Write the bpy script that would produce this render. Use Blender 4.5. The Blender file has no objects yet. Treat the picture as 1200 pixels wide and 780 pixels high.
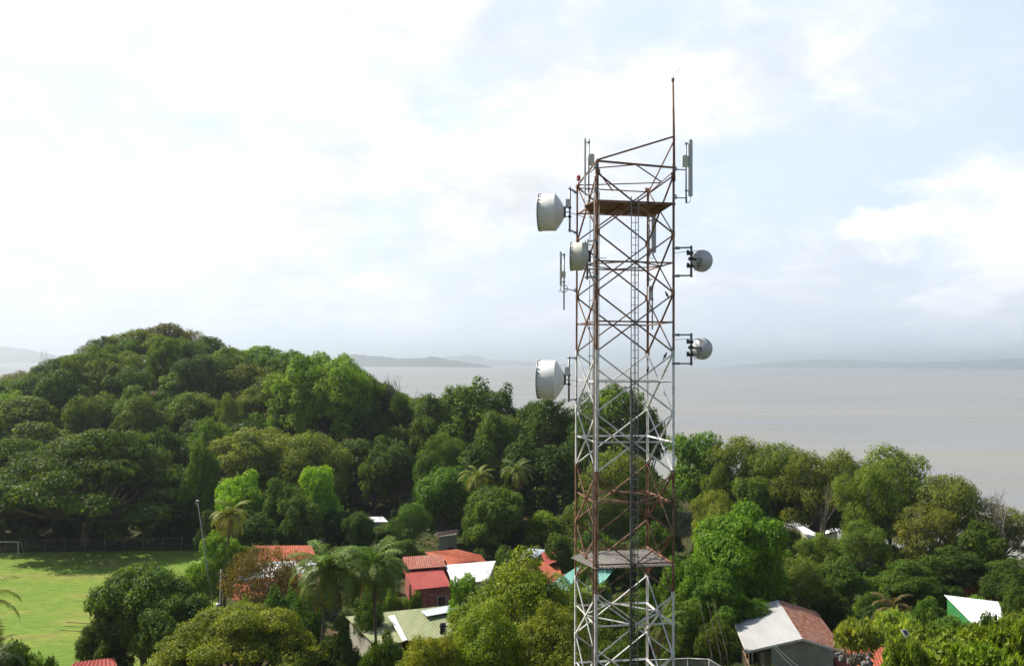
import bpy, math, random
import numpy as np
from mathutils import Vector, Matrix

rng = np.random.default_rng(7)
random.seed(7)
sc = bpy.context.scene
COL = sc.collection
R = math.radians

# ------------------------------------------------------------------ camera
F = 1050.0
CZ = 32.0
cam_d = bpy.data.cameras.new('camera')
cam = bpy.data.objects.new('camera', cam_d); COL.objects.link(cam)
cam_d.sensor_width = 36.0
cam_d.lens = 36.0 * F / 1200.0
cam_d.clip_start = 0.5; cam_d.clip_end = 90000
CM = (Matrix.Translation((0, 0, CZ)) @ Matrix.Rotation(R(90) + math.atan(36 / F), 4, 'X')
      @ Matrix.Rotation(R(0.385), 4, 'Z'))
cam.matrix_world = CM
sc.camera = cam

def ray(px, py):
    return (CM.to_3x3() @ Vector(((px - 600) / F, -(py - 390) / F, -1.0)))
def at(px, py, Y):
    d = ray(px, py); return Vector((0, 0, CZ)) + d * (Y / d.y)
def at_z(px, py, z):
    d = ray(px, py); return Vector((0, 0, CZ)) + d * ((z - CZ) / d.z)

# ------------------------------------------------------------------ materials
def newmat(name):
    m = bpy.data.materials.new(name); m.use_nodes = True
    nt = m.node_tree
    b = nt.nodes['Principled BSDF']
    return m, nt, b
def N(nt, t, **kw):
    n = nt.nodes.new(t)
    for k, v in kw.items(): setattr(n, k, v)
    return n
def noise(nt, scale, detail=4, rough=.6, coord='Object', vec_scale=None):
    tc = N(nt, 'ShaderNodeTexCoord')
    nn = N(nt, 'ShaderNodeTexNoise'); nn.inputs['Scale'].default_value = scale
    nn.inputs['Detail'].default_value = detail; nn.inputs['Roughness'].default_value = rough
    src = tc.outputs[coord]
    if vec_scale:
        mp = N(nt, 'ShaderNodeMapping'); mp.inputs['Scale'].default_value = vec_scale
        nt.links.new(src, mp.inputs[0]); src = mp.outputs[0]
    nt.links.new(src, nn.inputs['Vector'])
    return nn
def ramp(nt, src, stops):
    r = N(nt, 'ShaderNodeValToRGB'); e = r.color_ramp.elements
    while len(e) > 1: e.remove(e[-1])
    e[0].position = stops[0][0]; e[0].color = (*stops[0][1], 1)
    for p, c in stops[1:]:
        x = e.new(p); x.color = (*c, 1)
    nt.links.new(src, r.inputs[0]); return r
def mixc(nt, fac, a, b, mode='MIX'):
    m = N(nt, 'ShaderNodeMix', data_type='RGBA', blend_type=mode)
    for sock, v in ((m.inputs[0], fac), (m.inputs[6], a), (m.inputs[7], b)):
        if isinstance(v, (int, float)): sock.default_value = v
        elif isinstance(v, tuple): sock.default_value = (*v, 1)
        else: nt.links.new(v, sock)
    return m.outputs[2]

def mottled(name, c1, c2, scale=2.0, rough=.6, spec=.5, metal=0, lo=.4, hi=.65, bump=0.0, vs=None, detail=5, coord='Object'):
    m, nt, b = newmat(name)
    nn = noise(nt, scale, detail, .65, coord, vs)
    r = ramp(nt, nn.outputs[0], [(lo, c1), (hi, c2)])
    nt.links.new(r.outputs[0], b.inputs['Base Color'])
    b.inputs['Roughness'].default_value = rough
    b.inputs['Specular IOR Level'].default_value = spec
    b.inputs['Metallic'].default_value = metal
    if bump:
        bp = N(nt, 'ShaderNodeBump'); bp.inputs['Strength'].default_value = 1; bp.inputs['Distance'].default_value = bump
        nt.links.new(nn.outputs[0], bp.inputs['Height']); nt.links.new(bp.outputs[0], b.inputs['Normal'])
    return m

def leaf_material():
    m, nt, b = newmat('foliage')
    oi = N(nt, 'ShaderNodeObjectInfo')
    at_ = N(nt, 'ShaderNodeAttribute', attribute_name='tint')
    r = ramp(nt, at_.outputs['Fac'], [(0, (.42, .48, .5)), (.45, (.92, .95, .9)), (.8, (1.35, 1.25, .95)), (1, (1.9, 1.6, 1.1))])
    nn = noise(nt, .35, 2, .5, 'Object')
    r2 = ramp(nt, nn.outputs[0], [(.35, (.78, .85, .9)), (.68, (1.25, 1.15, .95))])
    c = mixc(nt, 1.0, oi.outputs['Color'], r.outputs[0], 'MULTIPLY')
    c = mixc(nt, 1.0, c, r2.outputs[0], 'MULTIPLY')
    nt.links.new(c, b.inputs['Base Color'])
    b.inputs['Roughness'].default_value = .55
    b.inputs['Specular IOR Level'].default_value = .16
    tr = N(nt, 'ShaderNodeBsdfTranslucent')
    ct = mixc(nt, 1.0, c, (1.5, 1.55, .4), 'MULTIPLY')
    nt.links.new(ct, tr.inputs[0])
    mx = N(nt, 'ShaderNodeMixShader'); mx.inputs[0].default_value = .36
    nt.links.new(b.outputs[0], mx.inputs[1]); nt.links.new(tr.outputs[0], mx.inputs[2])
    nt.links.new(mx.outputs[0], nt.nodes['Material Output'].inputs[0])
    return m
LEAF = leaf_material()
BARK = mottled('bark', (.09, .07, .05), (.2, .17, .13), 6, .9, .2, vs=(1, 1, .25), bump=.02)
PALEBARK = mottled('pale_bark', (.2, .17, .14), (.36, .32, .27), 5, .9, .2, vs=(1, 1, .3), bump=.02)
PALMBARK = mottled('palm_bark', (.1, .08, .06), (.24, .2, .15), 3, .9, .2, vs=(1, 1, 3))

# ------------------------------------------------------------------ mesh helpers
def np_mesh(name, V, Fq, mat, smooth=False, attr=None):
    me = bpy.data.meshes.new(name)
    V = np.asarray(V, dtype=np.float32); Fq = np.asarray(Fq, dtype=np.int32)
    n, k = Fq.shape
    me.vertices.add(len(V)); me.vertices.foreach_set('co', V.ravel())
    me.loops.add(n * k); me.loops.foreach_set('vertex_index', Fq.ravel())
    me.polygons.add(n); me.polygons.foreach_set('loop_start', np.arange(0, n * k, k, dtype=np.int32))
    if smooth: me.polygons.foreach_set('use_smooth', np.ones(n, dtype=bool))
    if attr is not None:
        a = me.attributes.new('tint', 'FLOAT', 'POINT'); a.data.foreach_set('value', np.asarray(attr, dtype=np.float32))
    me.update(calc_edges=True)
    me.materials.append(mat)
    return me

class MB:
    """collects simple shapes for ONE mesh"""
    def __init__(s): s.v = []; s.f = []; s.m = []; s.sm = []; s.cur = 0
    def add(s, vs, fs, smooth=False):
        o = len(s.v); s.v += [tuple(v) for v in vs]
        for f in fs: s.f.append(tuple(i + o for i in f)); s.m.append(s.cur); s.sm.append(smooth)
    def box(s, c, d, mtx=None):
        x, y, z = d[0] / 2, d[1] / 2, d[2] / 2
        vs = [Vector((a * x, b * y, e * z)) for e in (-1, 1) for b in (-1, 1) for a in (-1, 1)]
        if mtx: vs = [mtx @ v for v in vs]
        c = Vector(c); vs = [v + c for v in vs]
        s.add(vs, [(0, 2, 3, 1), (4, 5, 7, 6), (0, 1, 5, 4), (2, 6, 7, 3), (0, 4, 6, 2), (1, 3, 7, 5)])
    def bar(s, a, b, w, h=None, up=(0, 0, 1)):
        a = Vector(a); b = Vector(b); h = h or w
        d = (b - a).normalized(); u = Vector(up)
        if abs(d.dot(u)) > .98: u = Vector((0, 1, 0))
        x = d.cross(u).normalized(); y = x.cross(d).normalized()
        vs = [p + x * (i * w / 2) + y * (j * h / 2) for p in (a, b) for j in (-1, 1) for i in (-1, 1)]
        s.add(vs, [(0, 1, 3, 2), (4, 6, 7, 5), (0, 4, 5, 1), (2, 3, 7, 6), (0, 2, 6, 4), (1, 5, 7, 3)])
    def angle(s, a, b, w, t, x, y):
        """L profile along a-b; flanges along x and y"""
        x = Vector(x).normalized(); y = Vector(y).normalized(); a = Vector(a); b = Vector(b)
        prof = [x * 0 + y * 0, x * w, x * w + y * t, x * t + y * t, x * t + y * w, y * w]
        vs = [a + p for p in prof] + [b + p for p in prof]
        n = 6
        s.add(vs, [tuple(range(n))[::-1], tuple(range(n, 2 * n))] + [(i, (i + 1) % n, n + (i + 1) % n, n + i) for i in range(n)])
    def tube(s, pts, rad, n=6, cap=True):
        pts = [Vector(p) for p in pts]
        if not hasattr(rad, '__len__'): rad = [rad] * len(pts)
        vs = []; fs = []; px = None
        for i, p in enumerate(pts):
            d = (pts[min(i + 1, len(pts) - 1)] - pts[max(i - 1, 0)]).normalized()
            if px is None:
                u = Vector((0, 0, 1)) if abs(d.z) < .9 else Vector((1, 0, 0)); px = d.cross(u).normalized()
            else: px = (px - d * px.dot(d)).normalized()
            py = d.cross(px)
            for k in range(n):
                a = 2 * math.pi * k / n
                vs.append(p + (px * math.cos(a) + py * math.sin(a)) * rad[i])
        for i in range(len(pts) - 1):
            for k in range(n):
                k2 = (k + 1) % n; fs.append((i * n + k, i * n + k2, (i + 1) * n + k2, (i + 1) * n + k))
        if cap: fs += [tuple(range(n))[::-1], tuple(range((len(pts) - 1) * n, len(pts) * n))]
        s.add(vs, fs, True)
    def lathe(s, prof, n=28, axis='Z', origin=(0, 0, 0), mtx=None):
        """prof: list of (r, h)"""
        vs = []; fs = []
        for r, h in prof:
            for k in range(n):
                a = 2 * math.pi * k / n
                v = Vector((r * math.cos(a), r * math.sin(a), h))
                if mtx: v = mtx @ v
                vs.append(v + Vector(origin))
        for i in range(len(prof) - 1):
            for k in range(n):
                k2 = (k + 1) % n; fs.append((i * n + k, i * n + k2, (i + 1) * n + k2, (i + 1) * n + k))
        s.add(vs, fs, True)
    def quadslab(s, q, th):
        q = [Vector(p) for p in q]; n = len(q)
        vs = q + [p - Vector((0, 0, th)) for p in q]
        s.add(vs, [tuple(range(n)), tuple(range(n, 2 * n))[::-1]] + [(i, n + i, n + (i + 1) % n, (i + 1) % n) for i in range(n)])
    def build(s, name, mats, parent=None, loc=None):
        me = bpy.data.meshes.new(name); me.from_pydata(s.v, [], s.f)
        for m in (mats if isinstance(mats, (list, tuple)) else [mats]): me.materials.append(m)
        me.polygons.foreach_set('material_index', s.m); me.polygons.foreach_set('use_smooth', s.sm)
        me.update()
        o = bpy.data.objects.new(name, me); COL.objects.link(o)
        if parent: o.parent = parent
        return o

def tag(o, label=None, cat=None, group=None, kind=None):
    if label: o['label'] = label
    if cat: o['category'] = cat
    if group: o['group'] = group
    if kind: o['kind'] = kind
    return o
def thing(name, label, cat, loc=(0, 0, 0), group=None):
    o = bpy.data.objects.new(name, None); COL.objects.link(o); o.location = loc; o.empty_display_size = .5
    return tag(o, label, cat, group)
def rebase(root, loc):
    """children were built in world coordinates: shift their meshes so the root sits at loc"""
    root.location = loc; L = Vector(loc)
    def sh(o):
        for c in o.children:
            if c.type == 'MESH': c.data.transform(Matrix.Translation(-L) )
            # nested children share the same local frame
            sh(c)
    sh(root)

# ------------------------------------------------------------------ terrain
def sstep(a, b, x):
    t = np.clip((x - a) / (b - a), 0, 1); return t * t * (3 - 2 * t)
def coast(x):
    return np.interp(x, [-400, -260, -190, -60, 0, 30, 50, 70, 110, 200, 400], [330, 330, 372, 350, 292, 245, 205, 176, 166, 158, 140])
def terrain(x, y):
    x = np.asarray(x, float); y = np.asarray(y, float)
    h = 25 * np.exp(-((x + 104) / 62) ** 2 - ((y - 285) / 70) ** 2)
    h = h + 8 * np.exp(-((x + 175) / 70) ** 2 - ((y - 275) / 60) ** 2)
    h = h + 10 * np.exp(-((x + 40) / 45) ** 2 - ((y - 255) / 55) ** 2)
    h = h + 8 * np.exp(-((x - 8) / 42) ** 2 - ((y - 225) / 45) ** 2)
    h = h * sstep(156, 200, y)
    h = h + 13.5 * (1 - sstep(42, 84, y)) + np.clip(42 - y, 0, 60) * .3
    h = h + 3.3 * sstep(12, 24, x) * sstep(45, 70, y) * (1 - sstep(86, 112, y))
    h = h + .5 * np.sin(x * .11) * np.cos(y * .13) * sstep(160, 190, y)
    c = coast(x)
    h = h - 9 * sstep(c - 26, c + 22, y) - 25 * sstep(c, c + 60, y) * 1.0
    return h
def tz(x, y): return float(terrain(x, y))

xs = np.concatenate([np.linspace(-420, -200, 30), np.linspace(-196, 130, 164), np.linspace(136, 420, 40)])
ys = np.concatenate([np.linspace(-60, 30, 12), np.linspace(33, 330, 150), np.linspace(335, 460, 20)])
XX, YY = np.meshgrid(xs, ys)
ZZ = terrain(XX, YY)
rough = rng.normal(0, .07, ZZ.shape); rough[(XX < -22) & (YY < 158)] = 0
V = np.stack([XX, YY, ZZ + rough], -1).reshape(-1, 3)
nx = len(xs); ny = len(ys)
I, J = np.meshgrid(np.arange(nx - 1), np.arange(ny - 1))
a = (J * nx + I).ravel()
Fq = np.stack([a, a + 1, a + nx + 1, a + nx], 1)
m, nt, b = newmat('ground_soil')
n1 = noise(nt, .09, 6, .65); n2 = noise(nt, 1.6, 6, .7)
r1 = ramp(nt, n1.outputs[0], [(.35, (.035, .055, .018)), (.5, (.06, .075, .025)), (.6, (.12, .085, .05)), (.75, (.17, .12, .075))])
r2 = ramp(nt, n2.outputs[0], [(.35, (.55, .55, .55)), (.7, (1.35, 1.3, 1.2))])
gcol = mixc(nt, 1, r1.outputs[0], r2.outputs[0], 'MULTIPLY')
# sand near the water
geo = N(nt, 'ShaderNodeNewGeometry'); sx = N(nt, 'ShaderNodeSeparateXYZ'); nt.links.new(geo.outputs['Position'], sx.inputs[0])
mr = N(nt, 'ShaderNodeMapRange'); mr.inputs[1].default_value = -1.6; mr.inputs[2].default_value = -.5; mr.inputs[3].default_value = 1; mr.inputs[4].default_value = 0
nt.links.new(sx.outputs[2], mr.inputs[0])
gcol = mixc(nt, mr.outputs[0], gcol, (.42, .33, .23))
nt.links.new(gcol, b.inputs['Base Color']); b.inputs['Roughness'].default_value = .95; b.inputs['Specular IOR Level'].default_value = .1
bp = N(nt, 'ShaderNodeBump'); bp.inputs['Distance'].default_value = .15; nt.links.new(n2.outputs[0], bp.inputs['Height']); nt.links.new(bp.outputs[0], b.inputs['Normal'])
o = bpy.data.objects.new('ground', np_mesh('ground', V, Fq, m, True)); COL.objects.link(o); tag(o, kind='structure')

# seabed + sea sheet
SEA = -5.0
m, nt, b = newmat('sea_water')
nA = noise(nt, .0012, 4, .55, 'Object', (1, 3.2, 1)); nB = noise(nt, .55, 4, .6, 'Object', (1, 2.2, 1)); nC = noise(nt, .006, 3, .5, 'Object', (1, 5, 1))
mixn = mixc(nt, .45, nA.outputs[0], nC.outputs[0])
rs = ramp(nt, mixn, [(.38, (.15, .16, .17)), (.5, (.195, .193, .175)), (.6, (.23, .218, .18))])
nt.links.new(rs.outputs[0], b.inputs['Base Color'])
b.inputs['Roughness'].default_value = .3; b.inputs['IOR'].default_value = 1.33
rr = ramp(nt, nC.outputs[0], [(.35, (.3,) * 3), (.65, (.42,) * 3)]); nt.links.new(rr.outputs[0], b.inputs['Roughness'])
bp = N(nt, 'ShaderNodeBump'); bp.inputs['Distance'].default_value = .02; bp.inputs['Strength'].default_value = .35
nt.links.new(nB.outputs[0], bp.inputs['Height']); nt.links.new(bp.outputs[0], b.inputs['Normal'])
S = MB(); NS = 64; RS = 29000
ring = [0, 300, 900, 2500, 8000, RS]
vs = [(0, 0, SEA)]; fs = []
for r_ in ring[1:]:
    for k in range(NS):
        a_ = 2 * math.pi * k / NS; vs.append((r_ * math.cos(a_), r_ * math.sin(a_), SEA))
for k in range(NS): fs.append((0, 1 + k, 1 + (k + 1) % NS))
for q in range(len(ring) - 2):
    for k in range(NS):
        fs.append((1 + q * NS + k, 1 + (q + 1) * NS + k, 1 + (q + 1) * NS + (k + 1) % NS, 1 + q * NS + (k + 1) % NS))
S.add(vs, fs); tag(S.build('water', m), kind='structure')

# far hills across the gulf
m_far = mottled('far_hill_forest', (.03, .05, .03), (.06, .08, .045), .002, .95, .1)
def far_ridge(name, prof, Y, depth, seed):
    r_ = np.random.default_rng(seed)
    pxs = np.linspace(prof[0][0], prof[-1][0], 120)
    tops = np.interp(pxs, [p[0] for p in prof], [p[1] for p in prof])
    wob = np.convolve(r_.normal(0, 1, 140), np.ones(9) / 9, 'same')[:120] * 1.4 + np.convolve(r_.normal(0, 1, 140), np.ones(3) / 3, 'same')[:120] * .35
    env = np.clip(np.minimum(np.arange(120), np.arange(120)[::-1]) / 14, 0, 1)
    V = []; K = 9
    for i, px in enumerate(pxs):
        pt = at(px, tops[i] + wob[i] * env[i], Y)
        for k in range(K):
            t = (k - (K - 1) / 2) / ((K - 1) / 2)
            z = SEA - 2 + (max(pt.z, SEA) - SEA + 2) * (1 - abs(t) ** 1.4)
            V.append((pt.x * (1 + t * depth / Y), Y + t * depth + r_.normal(0, depth * .02), z))
    Fq = [(i * K + k, i * K + k + 1, (i + 1) * K + k + 1, (i + 1) * K + k) for i in range(119) for k in range(K - 1)]
    o = bpy.data.objects.new(name, np_mesh(name, V, Fq, m_far, True)); COL.objects.link(o); tag(o, kind='structure')
far_ridge('hills', [(380, 431), (400, 419), (412, 415), (440, 417), (470, 420), (495, 419.5), (505, 417.5), (520, 420), (545, 424.5), (562, 426.5), (578, 430)], 9500, 900, 1)
far_ridge('hills', [(-60, 409), (-10, 405), (15, 406), (40, 411), (70, 417), (110, 424)], 13500, 1300, 2)
far_ridge('hills', [(500, 424), (530, 417), (550, 415), (575, 421), (620, 424), (680, 427), (700, 430)], 17500, 1300, 3)
far_ridge('hills', [(830, 432), (870, 427), (900, 425), (960, 421), (1010, 422), (1060, 424), (1110, 423), (1160, 422), (1260, 418), (1300, 422)], 17500, 1400, 4)

# playing field
m, nt, b = newmat('field_grass')
n1 = noise(nt, .12, 5, .6, vec_scale=(.6, 1.4, 1)); n2 = noise(nt, 1.1, 6, .75, vec_scale=(.5, 1.2, 1)); n3 = noise(nt, 9, 3, .7)
r1 = ramp(nt, n1.outputs[0], [(.3, (.14, .25, .03)), (.48, (.19, .29, .036)), (.58, (.24, .295, .05)), (.7, (.30, .26, .085))])
r2 = ramp(nt, n2.outputs[0], [(.3, (.5, .58, .5)), (.55, (1.0, 1.0, .95)), (.8, (1.35, 1.2, 1.1))])
c = mixc(nt, 1, r1.outputs[0], r2.outputs[0], 'MULTIPLY')
r3 = ramp(nt, n3.outputs[0], [(.35, (.75,) * 3), (.65, (1.2,) * 3)])
c = mixc(nt, 1, c, r3.outputs[0], 'MULTIPLY')
# worn brown patch of bare turf
geo = N(nt, 'ShaderNodeNewGeometry'); vm = N(nt, 'ShaderNodeVectorMath', operation='SUBTRACT'); vm.inputs[1].default_value = at_z(85, 728, 0)
nt.links.new(geo.outputs['Position'], vm.inputs[0])
vs_ = N(nt, 'ShaderNodeVectorMath', operation='MULTIPLY'); vs_.inputs[1].default_value = (.12, .17, 0); nt.links.new(vm.outputs[0], vs_.inputs[0])
ln = N(nt, 'ShaderNodeVectorMath', operation='LENGTH'); nt.links.new(vs_.outputs[0], ln.inputs[0])
ad = N(nt, 'ShaderNodeMath', operation='MULTIPLY_ADD'); nt.links.new(n2.outputs[0], ad.inputs[0]); ad.inputs[1].default_value = 1.3; nt.links.new(ln.outputs['Value'], ad.inputs[2])
rp = ramp(nt, ad.outputs[0], [(.7, (.6,) * 3), (1.0, (0,) * 3)])
rp.color_ramp.elements[1].position = 1.0
c = mixc(nt, rp.outputs[0], c, (.33, .27, .09))
nt.links.new(c, b.inputs['Base Color']); b.inputs['Roughness'].default_value = .8; b.inputs['Specular IOR Level'].default_value = .15
bp = N(nt, 'ShaderNodeBump'); bp.inputs['Distance'].default_value = .12; nt.links.new(n3.outputs[0], bp.inputs['Height']); nt.links.new(bp.outputs[0], b.inputs['Normal'])
S = MB()
V = [(-150, 84), (-30, 86), (-36, 100), (-38, 118), (-44, 135), (-52, 153), (-70, 152), (-90, 150), (-150, 147)]
S.add([(x, y, max(tz(x, y), 0) + .03 if y < 90 else .03) for x, y in V], [tuple(range(len(V)))])
tag(S.build('field', m), kind='structure')

# ------------------------------------------------------------------ foliage generator
def rand_unit(n):
    v = rng.normal(size=(n, 3)); return v / np.linalg.norm(v, axis=1, keepdims=True)
def unit(v): return v / np.maximum(np.linalg.norm(v, axis=1, keepdims=True), 1e-9)
def leaves_mesh(name, P, Nn, L, W, tint, T=None):
    n = len(P)
    if T is None: T = rand_unit(n)
    T = unit(T - Nn * np.sum(T * Nn, 1, keepdims=True)); B = np.cross(Nn, T)
    L = (L * np.ones(n))[:, None]; Wd = (W * np.ones(n))[:, None]
    V = np.stack([P - T * L * .5, P - T * L * .06 + B * Wd * .5, P + T * L * .5, P - T * L * .06 - B * Wd * .5], 1).reshape(-1, 3)
    Fq = np.arange(4 * n).reshape(n, 4)
    return np_mesh(name, V, Fq, LEAF, False, np.repeat(tint, 4))

def make_variant(Rr=5.5, H=11, zb=2.5, lobes=16, lobe_r=.36, tufts=26, per=16, tuft_r=.75, leaf=.42, flat=.85, kind='dome', tuft_flat=.8, squash=1.0, gap=0., core=60, width=.55, rosette=False, bark=None, trunk_r=.28, limb=True):
    """returns dict(crown mesh, trunk mesh, R, H); crown built of lobes > tufts > leaves"""
    cz = (H + zb) / 2; hz = (H - zb) / 2
    LC = []; tries = 0; ph_ = rng.uniform(0, 6.28, 6)
    if kind == 'umbrella':
        LC.append((np.array([0, 0, H - hz * .9]), Rr * .36, hz * .55))
    else:
        LC.append((np.array([0, 0, cz + hz * .15]), Rr * .5, hz * .6))
    cand = []
    while len(LC) < lobes and tries < 4000:
        tries += 1
        if kind == 'umbrella':
            th = rng.uniform(0, 2 * math.pi); q = math.sqrt(rng.uniform(.05, 1)); r_ = Rr * .84 * q
            z = H - hz * .5 - hz * 1.15 * (q ** 2.2) + rng.normal(0, hz * .1)
            if rng.uniform() < .3: z -= hz * rng.uniform(.15, .4)
            rad = Rr * lobe_r * rng.uniform(.7, 1.15); rz = rad * .42
            c = np.array([r_ * math.cos(th), r_ * math.sin(th), z])
            mind = rad * .75
        elif kind == 'column':
            th = rng.uniform(0, 2 * math.pi); zz = rng.uniform(-1, 1)
            w = 1 - .55 * max(zz, 0) ** 1.5
            r_ = Rr * .62 * w * rng.uniform(.5, 1.1)
            c = np.array([r_ * math.cos(th), r_ * math.sin(th), cz + zz * hz * .8]); rad = Rr * lobe_r * rng.uniform(.75, 1.2); rz = rad * rng.uniform(1.1, 1.9); mind = rad * .7
        else:
            d = rand_unit(1)[0]; 
            if d[2] < -.75: continue
            s = rng.uniform(.55, 1.0) ** .7 * (1 + .2 * math.sin(2.3 * d[0] + ph_[0]) + .2 * math.sin(2.7 * d[1] + ph_[1]) + .12 * math.sin(6 * d[0] + ph_[2]) + .12 * math.sin(6 * d[2] + ph_[3]))
            c = np.array([d[0] * Rr * .7 * s, d[1] * Rr * .7 * s, cz + d[2] * hz * .76 * min(s, 1.12)])
            rad = Rr * lobe_r * rng.uniform(.55, 1.25); rz = rad * flat; mind = rad * .95
        if all(np.linalg.norm(c - q[0]) > mind for q in LC): LC.append((c, rad, rz))
    P = []; Nn = []; tt = []; ll = []; TT = []
    for li, (c, rad, rz) in enumerate(LC):
        nt_ = max(6, int(tufts * (rad / (Rr * lobe_r)) ** 2))
        d = rand_unit(nt_ * 2)
        # even them out: fibonacci with jitter
        k = np.arange(nt_ * 2) + .5; ph = np.arccos(1 - 2 * k / (nt_ * 2)); th = math.pi * (1 + 5 ** .5) * k + rng.uniform(0, 6)
        fb = np.stack([np.cos(th) * np.sin(ph), np.sin(th) * np.sin(ph), np.cos(ph)], 1)
        d = unit(fb + d * .25)
        keep = (d[:, 2] > -.55) if kind != 'umbrella' else (d[:, 2] > -.3)
        d = d[keep]
        if gap: d = d[rng.uniform(size=len(d)) > gap]
        pos = c + d * np.array([rad, rad, rz]) * rng.uniform(.78, 1.08, (len(d), 1))
        ok = np.ones(len(d), bool)
        for lj, (c2, r2, rz2) in enumerate(LC):
            if lj == li: continue
            q = (pos - c2) / np.array([r2, r2, rz2]); ok &= np.linalg.norm(q, axis=1) > .72
        pos = pos[ok]; d = d[ok]
        if not len(pos): continue
        tr = tuft_r * rng.uniform(.6, 1.35, len(pos))
        tb = rng.beta(2.2, 2.6, len(pos))
        n = per
        off = rand_unit(len(pos) * n).reshape(len(pos), n, 3)
        dd = d[:, None, :]
        if rosette:
            off = off * .8 + dd * .7 + np.array([0, 0, .5]); off /= np.linalg.norm(off, axis=2, keepdims=True)
            pp = pos[:, None, :] + off * leaf * .5
            T = off
            nn = np.cross(off, rand_unit(off.shape[0] * n).reshape(off.shape)); nn[..., 2] = np.abs(nn[..., 2]) + .3
        else:
            pp = pos[:, None, :] + off * np.array([1, 1, tuft_flat]) * (tr[:, None, None] * rng.uniform(.35, 1, (len(pos), n, 1)) ** .6)
            nn = off * .55 + dd * .5 + np.array([0, 0, .45]) + rng.normal(0, .45, off.shape)
            T = rng.normal(size=off.shape) * .7 + off * .6 - np.array([0, 0, .5])
        P.append(pp.reshape(-1, 3)); nn = nn.reshape(-1, 3); Nn.append(unit(nn)); TT.append(T.reshape(-1, 3))
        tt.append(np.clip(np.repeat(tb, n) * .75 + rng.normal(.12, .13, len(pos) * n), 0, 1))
        ll.append(leaf * rng.uniform(.65, 1.3, len(pos) * n))
        if core:
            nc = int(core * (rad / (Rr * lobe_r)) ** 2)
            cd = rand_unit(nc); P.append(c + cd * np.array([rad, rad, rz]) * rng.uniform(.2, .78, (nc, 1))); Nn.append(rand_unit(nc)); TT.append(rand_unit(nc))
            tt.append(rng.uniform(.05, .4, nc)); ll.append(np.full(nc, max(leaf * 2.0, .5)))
    P = np.concatenate(P); Nn = np.concatenate(Nn); tt = np.concatenate(tt); ll = np.concatenate(ll); TT = np.concatenate(TT)
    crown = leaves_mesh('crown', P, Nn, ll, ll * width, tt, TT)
    tm = MB()
    if limb:
        fork = np.array([rng.normal(0, .3), rng.normal(0, .3), max(zb * .8, H * .22)])
        tm.tube([(0, 0, -1.2), (fork[0] * .3, fork[1] * .3, fork[2] * .5), tuple(fork)], [trunk_r * 1.5, trunk_r * 1.05, trunk_r * .9], 8)
        for c, rad, rz in LC:
            mid = fork + (c - fork) * .5 + np.array([0, 0, -.08 * np.linalg.norm(c - fork)]) + rng.normal(0, .25, 3)
            tm.tube([tuple(fork - [0, 0, .15]), tuple(mid), tuple(c)], [trunk_r * .5, trunk_r * .3, trunk_r * .12], 5)
            for q in range(4):
                e = c + rand_unit(1)[0] * np.array([rad, rad, rz]) * .85; e[2] = max(e[2], c[2] - rz * .3)
                tm.tube([tuple(c), tuple((c + e) / 2 + rng.normal(0, .15, 3)), tuple(e)], [trunk_r * .14, trunk_r * .1, trunk_r * .05], 3)
    else:
        for q in range(7):
            c = LC[q % len(LC)][0]; tm.tube([(rng.normal(0, .1), rng.normal(0, .1), -.6), tuple(c * .5 + rng.normal(0, .1, 3)), tuple(c)], [.09, .06, .03], 5)
    me = bpy.data.meshes.new('trunk'); me.from_pydata(tm.v, [], tm.f); me.polygons.foreach_set('use_smooth', tm.sm); me.materials.append(bark or BARK); me.update()
    top = float(np.percentile(P[:, 2], 99.7)); rr_ = float(np.percentile(np.hypot(P[:, 0], P[:, 1]), 98.5))
    return dict(crown=crown, trunk=me, R=rr_, H=top)

def branchy(H=9, depth=5, spread=.5, r0=.2, seed=3):
    r_ = random.Random(seed); tm = MB()
    def go(p, d, L, rad, k):
        pts = [p]; q = p; dd = d
        for i in range(3):
            dd = (dd + Vector((r_.gauss(0, .13), r_.gauss(0, .13), .05 + r_.gauss(0, .07)))).normalized(); q = q + dd * (L / 3); pts.append(q)
        tm.tube(pts, [rad, rad * .9, rad * .75, rad * .62], 6 if k > 2 else 4 if k > 1 else 3, False)
        if k == 0: return
        for i in range(r_.choice((2, 3, 3))):
            ax = Vector((r_.gauss(0, 1), r_.gauss(0, 1), r_.gauss(0, .5))).normalized()
            nd = (dd + ax * spread * r_.uniform(.7, 1.5)).normalized()
            go(pts[r_.choice((2, 3, 3))], nd, L * r_.uniform(.62, .85), rad * .58, k - 1)
    go(Vector((0, 0, -.8)), Vector((0, 0, 1)), H * .34, r0, depth)
    me = bpy.data.meshes.new('branches'); me.from_pydata(tm.v, [], tm.f); me.polygons.foreach_set('use_smooth', tm.sm); me.materials.append(PALEBARK); me.update()
    return me, max(v[2] for v in tm.v), max(math.hypot(v[0], v[1]) for v in tm.v)

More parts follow.
